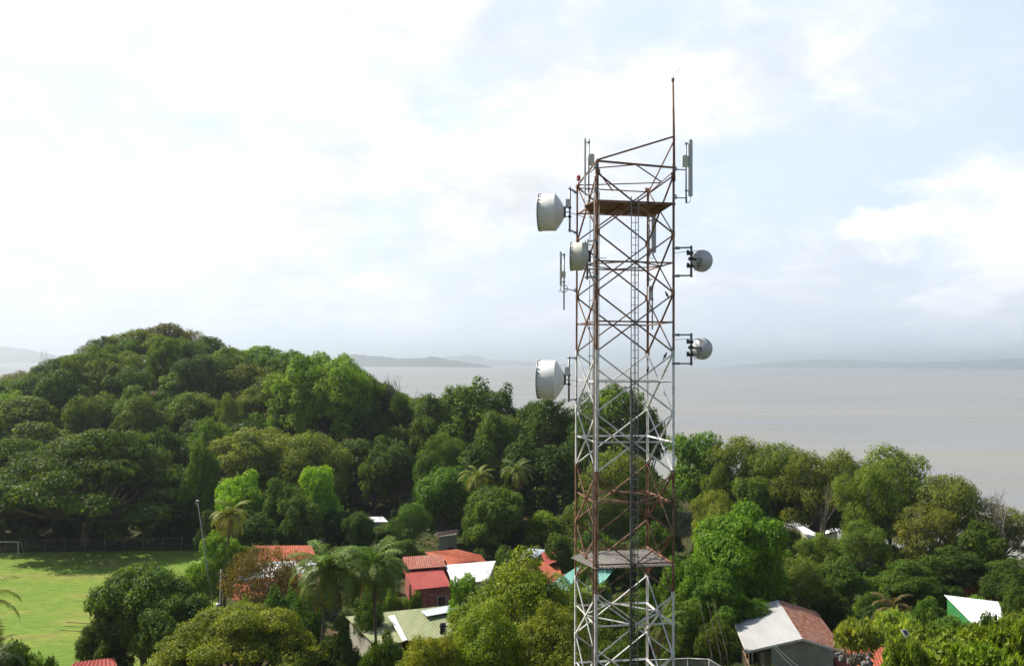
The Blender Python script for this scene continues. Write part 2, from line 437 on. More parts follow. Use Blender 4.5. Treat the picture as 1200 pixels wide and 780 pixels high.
VAR = {}
def variants(key, n, **kw): VAR[key] = [make_variant(**kw) for _ in range(n)]
variants('far', 7, Rr=5.5, H=12, zb=1.5, lobes=26, lobe_r=.29, tufts=24, per=15, tuft_r=.52, leaf=.4, core=22, flat=.75)
variants('farfine', 3, Rr=5.5, H=12, zb=2, lobes=26, lobe_r=.27, tufts=22, per=20, tuft_r=.75, leaf=.33, core=16, tuft_flat=.55, gap=.08, flat=.7)
variants('column', 4, Rr=3.6, H=13, zb=0, lobes=26, lobe_r=.33, tufts=22, per=16, tuft_r=.5, leaf=.36, core=26, kind='column')
variants('mid', 6, Rr=5, H=9.5, zb=.8, lobes=30, lobe_r=.27, tufts=30, per=24, tuft_r=.42, leaf=.27, core=26, flat=.8)
variants('big', 2, Rr=11, H=17, zb=3, lobes=70, lobe_r=.18, tufts=42, per=24, tuft_r=.58, leaf=.34, core=30, flat=.9, trunk_r=.5)
variants('midloose', 5, Rr=5, H=10, zb=.8, lobes=30, lobe_r=.26, tufts=28, per=26, tuft_r=.6, leaf=.25, core=16, gap=.1, bark=PALEBARK, trunk_r=.2, tuft_flat=.7, width=.45, flat=.75)
variants('umbrella', 2, Rr=13, H=13, zb=2.5, lobes=64, lobe_r=.18, tufts=36, per=26, tuft_r=.85, leaf=.34, kind='umbrella', core=40, tuft_flat=.35, trunk_r=.55)
variants('near', 3, Rr=5, H=9, zb=.5, lobes=36, lobe_r=.25, tufts=44, per=32, tuft_r=.46, leaf=.23, core=50)
variants('nearcanopy', 1, Rr=7, H=8, zb=2.5, lobes=60, lobe_r=.18, tufts=50, per=36, tuft_r=.42, leaf=.16, core=50, kind='umbrella', tuft_flat=.6, trunk_r=.4)
variants('nearloose', 3, Rr=5, H=11, zb=1.5, lobes=46, lobe_r=.2, tufts=30, per=26, tuft_r=.5, leaf=.2, core=10, gap=.25, width=.55)
variants('dry', 2, Rr=5, H=8, zb=1, lobes=26, lobe_r=.27, tufts=26, per=20, tuft_r=.55, leaf=.23, core=4, gap=.2, width=.42, bark=PALEBARK, trunk_r=.2)
variants('shrub', 4, Rr=2.6, H=3.4, zb=0, lobes=14, lobe_r=.36, tufts=26, per=22, tuft_r=.36, leaf=.22, core=26, limb=False)
variants('rosette', 3, Rr=2.6, H=3.4, zb=2.3, lobes=22, lobe_r=.25, tufts=14, per=11, tuft_r=.3, leaf=.46, core=3, rosette=True, limb=True, trunk_r=.1, width=.34, flat=.7, bark=PALEBARK)
BARE = [branchy(9, 5, .5, .2, s) for s in (3, 8, 12)]

DG = (.045, .078, .022); MG = (.07, .115, .028); LG = (.09, .15, .03); YG = (.13, .165, .035); OL = (.082, .108, .036); BR = (.10, .085, .045); DK = (.03, .055, .018); LIME = (.12, .2, .028)

TREES = []   # (x, y, radius) for spacing
def put_tree(var, x, y, radius, height, color, label, group=None, name='broadleaf_tree', cat='tree', z=None, trunk=True):
    v = VAR[var][int(rng.integers(len(VAR[var])))]
    z = tz(x, y) if z is None else z
    t = thing(name, label, cat, (x, y, z), group)
    t.rotation_euler = (0, 0, float(rng.uniform(0, 6.28)))
    s = radius / v['R']; t.scale = (s, s, height / v['H'])
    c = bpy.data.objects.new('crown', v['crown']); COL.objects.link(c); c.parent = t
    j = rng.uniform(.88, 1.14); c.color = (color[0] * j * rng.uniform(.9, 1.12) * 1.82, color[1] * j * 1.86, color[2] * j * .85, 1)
    if trunk:
        k = bpy.data.objects.new('trunk', v['trunk']); COL.objects.link(k); k.parent = t
    TREES.append((x, y, radius)); return t
def ptree(var, px, py, wpx, Y, color, label, name='broadleaf_tree', group=None, cat='tree', hmax=None, cyl=None):
    """tree whose crown top shows at (px, py) and whose crown is wpx wide when it stands Y metres off"""
    p = at(px, py, Y); z = tz(p.x, Y); h = p.z - z
    if hmax and h > hmax: h = hmax
    return put_tree(var, p.x, Y, wpx / F * Y / 2, max(h, 1.2), color, label, group, name, cat)
def bare(px, py, wpx, Y, label, v=0, name='bare_tree', group=None, mat=None):
    me, H, Rr = BARE[v]; p = at(px, py, Y); z = tz(p.x, Y)
    t = thing(name, label, 'bare tree', (p.x, Y, z), group); t.rotation_euler = (0, 0, v * 1.3 + px)
    s = wpx / F * Y / 2 / Rr; t.scale = (s, s, (p.z - z) / H)
    k = bpy.data.objects.new('branches', me); COL.objects.link(k); k.parent = t
    return t

# --- palms
m, nt, b = newmat('palm_leaf')
oi = N(nt, 'ShaderNodeObjectInfo'); at_ = N(nt, 'ShaderNodeAttribute', attribute_name='tint')
r = ramp(nt, at_.outputs['Fac'], [(0, (.6, .65, .6)), (.5, (1, 1, 1)), (1, (1.6, 1.3, .9))])
c = mixc(nt, 1, oi.outputs['Color'], r.outputs[0], 'MULTIPLY'); nt.links.new(c, b.inputs['Base Color'])
b.inputs['Roughness'].default_value = .55; b.inputs['Specular IOR Level'].default_value = .22
tr = N(nt, 'ShaderNodeBsdfTranslucent'); nt.links.new(mixc(nt, 1, c, (1.2, 1.3, .6), 'MULTIPLY'), tr.inputs[0])
mx = N(nt, 'ShaderNodeMixShader'); mx.inputs[0].default_value = .28
nt.links.new(b.outputs[0], mx.inputs[1]); nt.links.new(tr.outputs[0], mx.inputs[2]); nt.links.new(mx.outputs[0], nt.nodes['Material Output'].inputs[0])
PALML = m
def frond_mesh(L=4.2, elev=.7, droop=1.5, seed=0):
    r_ = np.random.default_rng(seed); n = 44; V = []; Fq = []; tt = []
    pts = []; ang = elev; p = np.array([0., 0., 0.]); st = L / n
    for i in range(n + 1):
        pts.append(p.copy()); p = p + np.array([math.cos(ang), 0, math.sin(ang)]) * st; ang -= droop / n * (1 + .6 * i / n)
    def quad(a, b, c, d, t): 
        k = len(V); V.extend([a, b, c, d]); Fq.append((k, k + 1, k + 2, k + 3)); tt.extend([t] * 4)
    up = np.array([0, 0, 1.])
    for i in range(n):
        a, b_ = pts[i], pts[i + 1]; w = .05 * (1 - i / n) + .012; s = np.array([0, w, 0]); u = np.array([0, 0, w * .8])
        quad(a - s, b_ - s, b_ + u, a + u, .8); quad(a + u, b_ + u, b_ + s, a + s, .8); quad(a - s, a + s, b_ + s, b_ - s, .7)
        if i < 3: continue
        f = i / n; ll = L * .23 * (math.sin(math.pi * min(1, f * .92 + .12)) ** .6) * r_.uniform(.85, 1.1)
        d = (b_ - a) / st
        for sg in (-1, 1):
            t = r_.uniform(0, .75)
            o1 = d * .45 + np.array([0, sg * .85, 0]) + up * r_.uniform(-.1, .25); o1 /= np.linalg.norm(o1)
            m1 = a + o1 * ll * .5; e = m1 + (o1 * .75 - up * r_.uniform(.35, .8)) * ll * .55
            wd = d * .04
            quad(a - wd, a + wd, m1 + wd * .95, m1 - wd * .95, t); quad(m1 - wd * .95, m1 + wd * .95, e + wd * .15, e - wd * .15, t)
    return np_mesh('frond', V, Fq, PALML, False, tt)
FR = [frond_mesh(4.2, 1.25, 1.3, 1), frond_mesh(4.2, .85, 1.7, 2), frond_mesh(4.2, .4, 1.7, 3), frond_mesh(4.0, -.15, 1.4, 4), frond_mesh(3.6, -.85, .7, 5)]
def palm(px, py, Y, L, color, label, nf=18, name='coconut_palm', group=None, lean=.6, dead=3, cat='palm tree', rtrunk=.17, nuts=True, stiff=0):
    p = at(px, py, Y); zb = tz(p.x, Y); H = p.z - zb
    t = thing(name, label, cat, (p.x, Y, zb), group)
    mb = MB(); pts = []
    for i in range(8):
        f = i / 7; pts.append((lean * (f ** 1.6 - 1), 0, H * f - (.5 if i == 0 else 0)))
    mb.tube(pts, [rtrunk * (1.35 - .6 * min(1, i / 3)) for i in range(8)], 9); mb.build('trunk', PALMBARK, t)
    s = L / 4.2
    for i in range(nf):
        f = i / (nf - 1); k = 0 if f < .2 else 1 if f < .5 else 2 if f < .75 else 3
        o = bpy.data.objects.new('frond', FR[k]); COL.objects.link(o); o.parent = t
        o.location = (0, 0, H); o.rotation_euler = (float(rng.normal(0, .15)), float(rng.normal(0, .12)), i * 2.4 + float(rng.normal(0, .2)))
        q = s * rng.uniform(.88, 1.08); o.scale = (q, q, q)
        cj = rng.uniform(.85, 1.2); yl = .35 * f
        o.color = (color[0] * cj * (.95 + yl), color[1] * cj * 1.25, color[2] * cj * .7, 1)
    for i in range(dead):
        o = bpy.data.objects.new('dead_frond', FR[4]); COL.objects.link(o); o.parent = t; o.location = (0, 0, H - .1); o.rotation_euler = (0, 0, i * 2.1 + px); o.scale = (s, s, s)
        o.color = (.22, .15, .07, 1)
    if nuts:
        mb = MB()
        for i in range(7):
            a_ = i * .9; mb.lathe([(.01, -.17), (.11, -.12), (.15, 0), (.11, .12), (.01, .16)], 8, origin=(.3 * math.cos(a_), .3 * math.sin(a_), H - .35 - .12 * (i % 2)))
        mb.build('coconuts', M_NUT, t)
    return t
M_NUT = mottled('coconut_husk', (.12, .1, .03), (.2, .13, .05), 4)

# ------------------------------------------------------------------ metals and paints
RED = mottled('rusty_red_paint', (.12, .045, .028), (.36, .2, .13), 2.6, .6, .4, lo=.36, hi=.62)
WHT = mottled('chalky_white_paint', (.5, .46, .4), (.8, .8, .79), 2.2, .5, .4, lo=.34, hi=.5)
GALV = mottled('galvanised_steel', (.20, .21, .21), (.34, .35, .35), 5, .45, .5, metal=.5)
DARKM = mottled('dark_cable', (.02, .02, .022), (.05, .05, .05), 6, .6)
RADOME = mottled('radome_white', (.70, .72, .71), (.82, .84, .85), 1.2, .45, .4)
YELD = mottled('weathered_cream', (.62, .61, .5), (.76, .76, .68), 1.5, .5)
DISHG = mottled('dish_grey', (.5, .51, .52), (.62, .63, .64), 2, .4)
M_BEACON, _nt, _b = newmat('red_beacon_glass'); _b.inputs['Base Color'].default_value = (.45, .01, .02, 1); _b.inputs['Roughness'].default_value = .2
M_BLACK = mottled('bird_feathers', (.012, .012, .014), (.03, .028, .03), 9, .6)

# ------------------------------------------------------------------ the lattice tower
th9 = R(10); SD = 3.72
Bp = Vector((at(698, 440, 40.2).x, 40.2, 0)); ux = Vector((math.cos(th9), math.sin(th9), 0)); uy = Vector((-math.sin(th9), math.cos(th9), 0))
Dp = Bp + ux * SD; Ap = Bp + uy * SD; Cp = Dp + uy * SD
PZ = 2.72; Z0 = 32.55
gz = tz(5.2, 42)
levels = [Z0 + PZ * k for k in range(3, -8, -1)]; levels = [z for z in levels if z > gz]
TOP = levels[0]
def zcol(z):   # paint band at height z
    return 0 if (z > Z0 - .05 or (Z0 - 4 * PZ < z < Z0 - 2 * PZ)) else 1
tower = thing('telecom_tower', 'tall rusty red and white banded steel lattice tower rising before the sea', 'tower')
corner = {'A': Ap, 'B': Bp, 'C': Cp, 'D': Dp}
inn = {'A': (ux, -uy), 'B': (ux, uy), 'C': (-ux, -uy), 'D': (-ux, uy)}
tops = {'A': TOP - .1, 'B': TOP + .5, 'C': TOP - .1, 'D': TOP + .5}
for kx in 'ABCD':
    c = corner[kx]; mb = MB(); x, y = inn[kx]
    zs = [gz - .3] + sorted(levels) + [tops[kx]]
    for z0, z1 in zip(zs[:-1], zs[1:]):
        if z1 - z0 < .05: continue
        mb.cur = zcol((z0 + z1) / 2)
        mb.angle(c + Vector((0, 0, z0)), c + Vector((0, 0, z1)), .115 if kx in 'BD' else .095, .016, x, y)
    for z in levels:      # gusset plates with bolts
        mb.cur = zcol(z - .1)
        mb.box(c + x * .09 + Vector((0, 0, z)) - y * .006, (.17, .012, .22), Matrix.Rotation(th9, 3, 'Z'))
        mb.box(c + y * .09 + Vector((0, 0, z)) - x * .006, (.012, .17, .22), Matrix.Rotation(th9, 3, 'Z'))
    mb.build('leg', [RED, WHT], tower)
faces = [('B', 'D', uy), ('A', 'C', -uy), ('A', 'B', ux), ('C', 'D', -ux)]
for ll_, (z1, z0) in enumerate(zip(levels[:-1], levels[1:])):
    zm = (z0 + z1) / 2; mt = [RED, WHT][zcol(zm)]
    for a_, b_, n_ in faces:
        A_, B_ = corner[a_], corner[b_]; n_ = Vector(n_)
        mb = MB()
        for k, (p, q) in enumerate(((A_ + Vector((0, 0, z0)), B_ + Vector((0, 0, z1))), (A_ + Vector((0, 0, z1)), B_ + Vector((0, 0, z0))))):
            off = n_ * (.02 + .03 * k)
            d = (q - p).normalized(); side = d.cross(n_).normalized()
            mb.angle(p + off - side * .035, q + off - side * .035, .066, .01, side, n_)
        mb.build('cross_brace', mt, tower)
        mb = MB(); p = A_ + Vector((0, 0, zm)); q = B_ + Vector((0, 0, zm)); mb.angle(p + n_ * .085, q + n_ * .085, .07, .012, Vector((0, 0, 1)), n_)
        mb.build('horizontal_bar', mt, tower)
    # internal plan bracing
    if ll_ % 2 == 1:
        mb = MB(); z = Vector((0, 0, zm + .06))
        ms = [(Ap + Bp) / 2 + z, (Bp + Dp) / 2 + z, (Dp + Cp) / 2 + z, (Cp + Ap) / 2 + z]
        for i in range(4): mb.bar(ms[i], ms[(i + 1) % 4], .05)
        mb.build('plan_brace', mt, tower)
# crown of the tower: hand rails, raking beams, mast
Z = lambda z: Vector((0, 0, z))
mb = MB()
mb.bar(Bp + Z(TOP + .47), Dp + Z(TOP + .32), .07, .09); mb.build('guard_rail', RED, tower)
mb = MB()
mb.bar(Ap + Z(TOP + .0), Bp + Z(TOP + .45), .06); mb.build('guard_rail', RED, tower)
mb = MB()
mb.bar(Ap + Z(TOP - .05), Cp + Z(TOP - .1), .05); mb.build('guard_rail', RED, tower)
mb = MB()
mb.bar(Bp + Z(TOP + .5), Dp + Z(TOP + 1.78), .075); mb.build('raking_beam', RED, tower)
mb = MB()
mb.bar(Dp + Z(TOP + 1.65), Cp + Z(TOP - .1), .05); mb.build('raking_beam', RED, tower)
mb = MB()
pm = (Bp + Dp) / 2; pc = (Cp + Dp) / 2
mb.bar(pm + Z(TOP + .38), pc + Z(TOP + .05), .045); mb.bar(pm + Z(TOP + .38), Bp * .85 + Ap * .15 + Z(TOP + .25), .045)
mb.bar(Ap * .9 + Bp * .1 + Z(TOP + .02), pc + Z(TOP + .0), .045); mb.bar(Dp + Z(TOP + .2), Cp + Z(TOP - .15), .04); mb.bar(Bp + Z(TOP + .1), (Ap + Cp) / 2 + Z(TOP - .1), .05)
mb.build('plan_brace', RED, tower)
zmast = at(787, 93, 40.7).z
mb = MB(); mb.tube([Dp + Z(TOP - .3) + Vector((-.03, 0, 0)), Dp + Z((TOP + zmast) / 2) + Vector((-.05, 0, 0)), Dp + Z(zmast) + Vector((-.09, 0, 0))], [.065, .055, .045], 8)
mast = mb.build('mast', RED, tower)
mb = MB(); mp = Dp + Vector((-.09, 0, 0)); mb.box(mp + Z(zmast + .02), (.12, .12, .14)); mb.tube([mp + Z(zmast + .05), mp + Z(zmast + .32) + Vector((.05, 0, 0)), mp + Z(zmast + .55) + Vector((.32, 0, 0))], .009, 4)
mb.build('lightning_rod', GALV, mast)
# upper platform: sheet deck on joists
def zat(py, Y): return at(740, py, Y).z
zp = zat(235.5, 40.5)
mb = MB(); uA = Bp + Z(zp)
deck = [uA - uy * .02 + ux * .0, Dp + Z(zp) - uy * .02, Cp + Z(zp) - uy * .3 + ux * .25, Bp + uy * (SD - .3) + ux * .55 + Z(zp), Bp + uy * 1.6 - ux * .15 + Z(zp)]
mb.quadslab(deck, .035); plat = mb.build('platform', mottled('rusty_deck_sheet', (.12, .06, .035), (.30, .2, .14), 1.3, .8, .2, lo=.35, hi=.6), tower)
mb = MB()
for f in (.12, .38, .62, .88): mb.bar(Bp + ux * SD * f + Z(zp - .08), Bp + ux * SD * f + uy * (SD - .35) + Z(zp - .08), .05, .08)
mb.bar(Bp + Z(zp - .07) - uy * .06, Dp + Z(zp - .07) - uy * .06, .06, .12)
mb.build('joist', RED, plat)
# lower platform: corrugated roof sheets
zl = zat(664, 40.4)
m_deck = mottled('grey_brown_corrugated', (.12, .112, .102), (.2, .187, .172), .8, .75, .2, vs=(1, .2, 1))
def corrugated(q, pitch, amp, along=0, th=.03):
    """closed wavy sheet over the quad q (waves run parallel to edge q1-q2 when along=0)"""
    q = [Vector(p) for p in q]
    if along: q = [q[1], q[2], q[3], q[0]]
    wlen = (q[1] - q[0]).length; n = max(4, min(260, int(wlen / pitch * 4)))
    nrm = (q[1] - q[0]).cross(q[3] - q[0]).normalized()
    if nrm.z < 0: nrm = -nrm
    mb = MB(); vs = []
    for i in range(n + 1):
        u = i / n; o = nrm * amp * math.sin(i * math.pi / 2)
        a = q[0].lerp(q[1], u); b = q[3].lerp(q[2], u)
        vs += [a + o, b + o, b + o - nrm * th, a + o - nrm * th]
    fs = []
    for i in range(n):
        k = i * 4; j = k + 4
        for e in range(4): fs.append((k + e, j + e, j + (e + 1) % 4, k + (e + 1) % 4))
    fs += [(3, 2, 1, 0), tuple(n * 4 + e for e in range(4))]
    mb.add(vs, fs); return mb
lp = [Bp - uy * .12 - ux * .02 + Z(zl), Dp - uy * .12 + Z(zl + .02), Cp - uy * .15 + ux * .0 + Z(zl), Bp + uy * (SD - .3) + ux * .35 + Z(zl)]
lp0 = Bp + uy * (SD * .6) - ux * .55 + Z(zl)
mb = corrugated(lp, .16, .018); mb2 = corrugated([lp[0] + ux * .0, lp[3], lp0, lp0.lerp(lp[0], .6) - ux * .0], .16, .01, 1)
o_ = mb.build('lower_platform', m_deck, tower)
mb = MB(); mb.quadslab([lp[0] - ux * .01, lp[3] - ux * .01, lp0], .03); mb.build('deck_extension', m_deck, o_)
mb = MB()
for f in (.2, .5, .8): mb.bar(Bp + uy * SD * f + Z(zl - .1), Dp + uy * SD * f + Z(zl - .1), .06, .1)
mb.build('joist', RED, o_)
# ladder with cable tray
lx = Bp + ux * (SD * .48) - uy * .10
def lad(z0, z1, w, mat, name, step=.34):
    mb = MB(); a = lx - ux * w / 2; b = lx + ux * w / 2
    mb.bar(a + Z(z0), a + Z(z1), .035, .05); mb.bar(b + Z(z0), b + Z(z1), .035, .05)
    z = z0 + .1
    while z < z1 - .05: mb.bar(a + Z(z), b + Z(z), .025, .025); z += step
    return mb.build(name, mat, tower)
ld = lad(gz, zat(228, 40), .33, GALV, 'ladder')
mb = MB()
for k, dx in enumerate((-.17, -.12, -.07)): mb.tube([lx + ux * dx + uy * .06 + Z(gz), lx + ux * dx + uy * .06 + Z(zat(430, 40) - k * .5)], .022, 5)
for k, dx in enumerate((.05, .0)): mb.tube([lx + ux * dx + uy * .06 + Z(gz), lx + ux * dx + uy * .06 + Z(zat(250 + 60 * k, 40))], .016, 5)
z = gz + 1
while z < zat(470, 40): mb.box(lx + uy * .05 + Z(z), (.38, .03, .04), Matrix.Rotation(th9, 3, 'Z')); z += .9
mb.build('cable', DARKM, ld)
# rear cable ladder
mb = MB(); rp_ = Bp + uy * (SD * .86) + ux * .62
for dx in (-.05, .12): mb.bar(rp_ + ux * dx + Z(gz), rp_ + ux * dx + Z(zat(228, 43)), .03)
z = gz
while z < zat(232, 43): mb.bar(rp_ - ux * .12 + Z(z), rp_ + ux * .2 + Z(z), .03); z += 1.35
mb.build('cable_ladder', GALV, tower)
# conduit tied beside the near left leg
mb = MB(); mb.tube([Bp + Vector((-.06, .12, gz)), Bp + Vector((-.06, .12, TOP - .2))], .035, 6); mb.tube([Bp + Vector((.15, .1, gz)), Bp + Vector((.15, .1, TOP - .9))], .02, 5)
mb.build('conduit', mottled('cable_bundle', (.16, .13, .1), (.3, .22, .16), 3), tower)
rebase(tower, (Bp + Cp).xyz / 2 + Z(gz))

# ------------------------------------------------------------------ antennas
def arms(mb, leg, pole_x, pole_y, zs, w=.05):
    for z in zs:
        a = Vector((leg.x, leg.y, z)); b = Vector((pole_x, pole_y, z)); mb.bar(a - (b - a).normalized() * .12, b, w)
        mb.box(a, (.2, .2, .07)); mb.box(b, (.13, .13, .09))
def drum(px, py, Y, dia, depth, leg, label, yaw, pole_px, zpx, mat=RADOME, group='drum antennas bolted to the left of the tower', cone=.4):
    c = at(px, py, Y); t = thing('drum_antenna', label, 'antenna', c, group)
    r_ = dia / 2; mtx = Matrix.Rotation(R(yaw), 3, 'Z') @ Matrix.Rotation(R(-90), 3, 'Y')  # axis -> -X, i.e. facing left
    L = depth
    mb = MB(); mb.lathe([(.01, L * .5 + .03), (r_ * .6, L * .5 + .025), (r_ * .97, L * .5)], 40, mtx=mtx); mb.build('radome', mat, t)
    mb = MB(); mb.lathe([(r_ * .985, L * .46), (r_ * 1.02, L * .46), (r_ * 1.02, L * .5 + .012), (r_ * .97, L * .5 + .012), (r_ * .97, L * .46)], 40, mtx=mtx)
    for k in range(26):
        a = 2 * math.pi * k / 26; mb.box(mtx @ Vector((r_ * 1.012 * math.cos(a), r_ * 1.012 * math.sin(a), L * .38)), (.02, .02, .02) if 0 else (.10, .022, .022), Matrix.Rotation(R(yaw), 3, 'Z'))
    mb.build('rim_clamps', GALV, t)
    mb = MB(); mb.lathe([(r_ * .975, L * .47), (r_, L * .45), (r_, -L * .42), (r_ * 1.015, -L * .5)], 44, mtx=mtx); mb.build('shroud', mat, t)
    mb = MB(); mb.lathe([(r_ * 1.01, -L * .5), (r_ * .96, -L * .53), (r_ * .8, -L * .5 - cone * .35), (r_ * .5, -L * .5 - cone * .8), (r_ * .3, -L * .5 - cone), (.01, -L * .5 - cone - .02)], 44, mtx=mtx); mb.build('reflector', mat, t)
    # mount
    ax = mtx @ Vector((0, 0, -1)); hub = ax * (L * .5 + cone)
    pp = at(pole_px, py, leg.y) - c; pp.y = hub.y + ax.y * .2
    z1 = at(px, zpx[0], Y).z - c.z; z0 = at(px, zpx[1], Y).z - c.z
    mb = MB(); mb.tube([(pp.x, pp.y, z0 - .1), (pp.x, pp.y, z1 + .1)], .05, 10)
    for zz in (z0, z1):
        a = Vector((leg.x - c.x, leg.y - c.y, zz)); b = Vector((pp.x, pp.y, zz)); e = (b - a).normalized(); mb.bar(a - e * .1, b + e * .12, .07); mb.box(a, (.2, .2, .09))
    mb.build('mounting_pipe', GALV, t)
    mb = MB()
    for zz in (-.22, 0, .22): mb.bar(hub + Vector((0, 0, zz)) - ax * .1, (pp.x, pp.y, zz), .04)
    mb.box(hub + ax * .04, (.08, .3, .5)); mb.box((pp.x, pp.y, .22), (.14, .14, .1)); mb.box((pp.x, pp.y, -.22), (.14, .14, .1)); mb.bar((pp.x, pp.y, -.02), Vector((leg.x - c.x + .5, leg.y - c.y + .2, -.1)), .025)
    mb.build('bracket', DARKM, t)
    mb = MB(); mb.box((pp.x - .1, pp.y - .05, .42), (.22, .2, .38)); mb.build('radio_unit', DISHG, t)
    return t
drum(641.5, 249, 43.2, 1.78, .82, Ap, 'largest white drum antenna high on the tower left side, below the red beacon', -9, 666.5, (222, 270))
drum(641, 444.5, 43.2, 1.84, .86, Ap, 'white drum antenna lowest on the tower left side, just above the treetops', -9, 665.5, (419, 468))
drum(675.5, 300.5, 40.6, 1.28, .54, Bp, 'smaller cream drum antenna in the middle of the tower left side', -7, 689, (283, 325), YELD, cone=.3)
def rdish(px, py, Y, dia, leg, label, pole_px, zpx):
    c = at(px, py, Y); t = thing('dish_antenna', label, 'antenna', c, 'small dish antennas on the right of the tower')
    r_ = dia / 2; mtx = Matrix.Rotation(R(-32), 3, 'Z') @ Matrix.Rotation(R(-90), 3, 'X')
    mb = MB(); mb.lathe([(.03, -.2), (r_ * .35, -.165), (r_ * .65, -.1), (r_ * .88, -.02), (r_, .05), (r_ * 1.02, .06), (r_ * 1.02, .09), (r_ * .98, .09), (r_ * .5, .16), (.01, .19)], 40, mtx=mtx); mb.build('reflector', DISHG, t)
    mb = MB(); mb.lathe([(.01, -.42), (.08, -.42), (.08, -.19), (.01, -.19)], 14, mtx=mtx)
    mb.box(mtx @ Vector((0, .02, -.34)), (.2, .2, .22)); mb.build('feed_housing', GALV, t)
    pp = at(pole_px, py, Y) - c; pp.y = -.3
    z1 = at(px, zpx[0], Y).z - c.z; z0 = at(px, zpx[1], Y).z - c.z
    mb = MB(); mb.tube([(pp.x, pp.y, z0 - .08), (pp.x, pp.y, z1 + .08)], .055, 10)
    for zz in (z0, z1): 
        a = Vector((leg.x - c.x, leg.y - c.y, zz)); b = Vector((pp.x, pp.y, zz)); mb.bar(a - Vector((.12, 0, 0)), b + Vector((.06, 0, 0)), .07); mb.box(a, (.22, .2, .1)); mb.tube([a + Vector((.16, 0, -.06)), a + Vector((.16, 0, .06))], .07, 8)
    mb.bar(Vector((leg.x - c.x, leg.y - c.y, z1 - .22)), (0, -.02, r_ * .95), .022)
    mb.build('mounting_pipe', GALV, t)
    mb = MB()
    for zz in (-.28, .05, .3): mb.box((pp.x - .02, pp.y, zz), (.2, .2, .14)); mb.box((pp.x - .16, pp.y - .03, zz + .03), (.1, .12, .22)) if zz != .05 else None
    mb.bar((pp.x, pp.y, .05), mtx @ Vector((0, 0, -.3)), .08); mb.bar((pp.x, pp.y, -.3), mtx @ Vector((0, r_ * .5, -.12)), .03)
    mb.tube([(pp.x, pp.y - .1, -.1), (pp.x + .15, pp.y - .1, -.5), (pp.x + .32, pp.y, -.42), (pp.x + .34, pp.y + .1, -.1)], .015, 5)
    mb.build('bracket', DARKM, t); return t
rdish(822, 305.5, 40.9, 1.0, Dp, 'upper of the two small grey dish antennas on the tower right side', 808.5, (291, 323.5))
rdish(822, 408.5, 40.9, .98, Dp, 'lower of the two small grey dish antennas on the tower right side', 808.5, (392.5, 426))
def panel(pxp, y0, y1, Y, pole_px, py0, py1, leg, arm_y, label, w=.17, box=None, group=None, name='panel_antenna', ring_=False):
    c = at(pole_px, arm_y[0], Y); t = thing(name, label, 'antenna', c, group)
    mb = MB(); a = at(pxp, y0, Y) - c; b = at(pxp, y1, Y) - c
    mb.box(((a.x + b.x) / 2, -.02, (a.z + b.z) / 2), (w, w * .62, a.z - b.z), Matrix.Rotation(R(20), 3, 'Z'))
    mb.tube([(a.x, -.02, a.z + .0), (a.x, -.02, a.z + .06)], [w * .4, w * .2], 8); mb.build('radome', DISHG, t)
    a2 = at(pole_px, py0, Y) - c; b2 = at(pole_px, py1, Y) - c
    mb = MB(); mb.tube([(0, 0, b2.z), (0, 0, a2.z)], .035, 8)
    for yy in (y0 + (y1 - y0) * .06, y0 + (y1 - y0) * .9): z = (at(pxp, yy, Y) - c).z; mb.bar((0, 0, z), (a.x, 0, z), .04); mb.box((0, 0, z), (.1, .1, .08))
    for yy in arm_y:
        z = (at(pole_px, yy, Y) - c).z; l = Vector((leg.x - c.x, leg.y - c.y, z)); mb.bar(l, (0, 0, z), .045); mb.box(l, (.2, .2, .08)); mb.box(l + Vector((0, 0, .11)), (.16, .16, .04))
    if ring_: mb.tube([(.17 * math.cos(q), 0, (at(pole_px, ring_, Y) - c).z + .17 * math.sin(q)) for q in np.linspace(0, 6.283, 17)], .018, 5, False)
    mb.build('mounting_pipe', GALV, t)
    if box:
        p = at(box[0], box[1], Y) - c; mb = MB(); mb.box((p.x, -.06, p.z), (box[2], .16, box[3])); mb.box((p.x, -.06, p.z + box[3] / 2 + .02), (box[2] * .6, .1, .04)); mb.box((0, 0, p.z), (.09, .09, box[3] * .6)); mb.build('radio_unit', YELD, t)
    mb = MB(); e = Vector((a.x, -.02, b.z)); mb.tube([e, e + Vector((0, 0, -.2)), e + Vector((-.08, 0, -.33)), e + Vector((-abs(a.x) * .8 * (1 if a.x > 0 else -1), 0, -.3)), e + Vector((-a.x * .9, 0, .1))], .016, 5); mb.build('cable', GALV if 1 else DARKM, t)
    return t
panel(809, 164.5, 230, 40.9, 804, 167, 238, Dp, (199, 232), 'tall grey panel antenna at the top right of the tower', .17, (802.5, 189.5, .27, .5))
panel(685.5, 163, 228, 41.5, 690, 163, 232, Bp, (203, 229), 'slim panel antenna with cream box at the top left of the tower', .08, (693.5, 188, .22, .5))
panel(657, 296, 334, 42.6, 661, 297, 363, Ap, (338,), 'short panel antenna with ring clamp left of the cream drum antenna', .1, (660.5, 322, .18, .28), ring_=338)
panel(766, 256, 296, 44.1, 760.5, 252, 300, Cp, (270, 296), 'pale panel antenna inside the tower right half, directly below the upper platform', .2, (764, 251, .4, .3))
panel(761.5, 336, 352, 44.1, 764.5, 334, 386, Cp, (327, 362), 'short pale antenna on a thin pole inside the tower, level with the middle', .18)
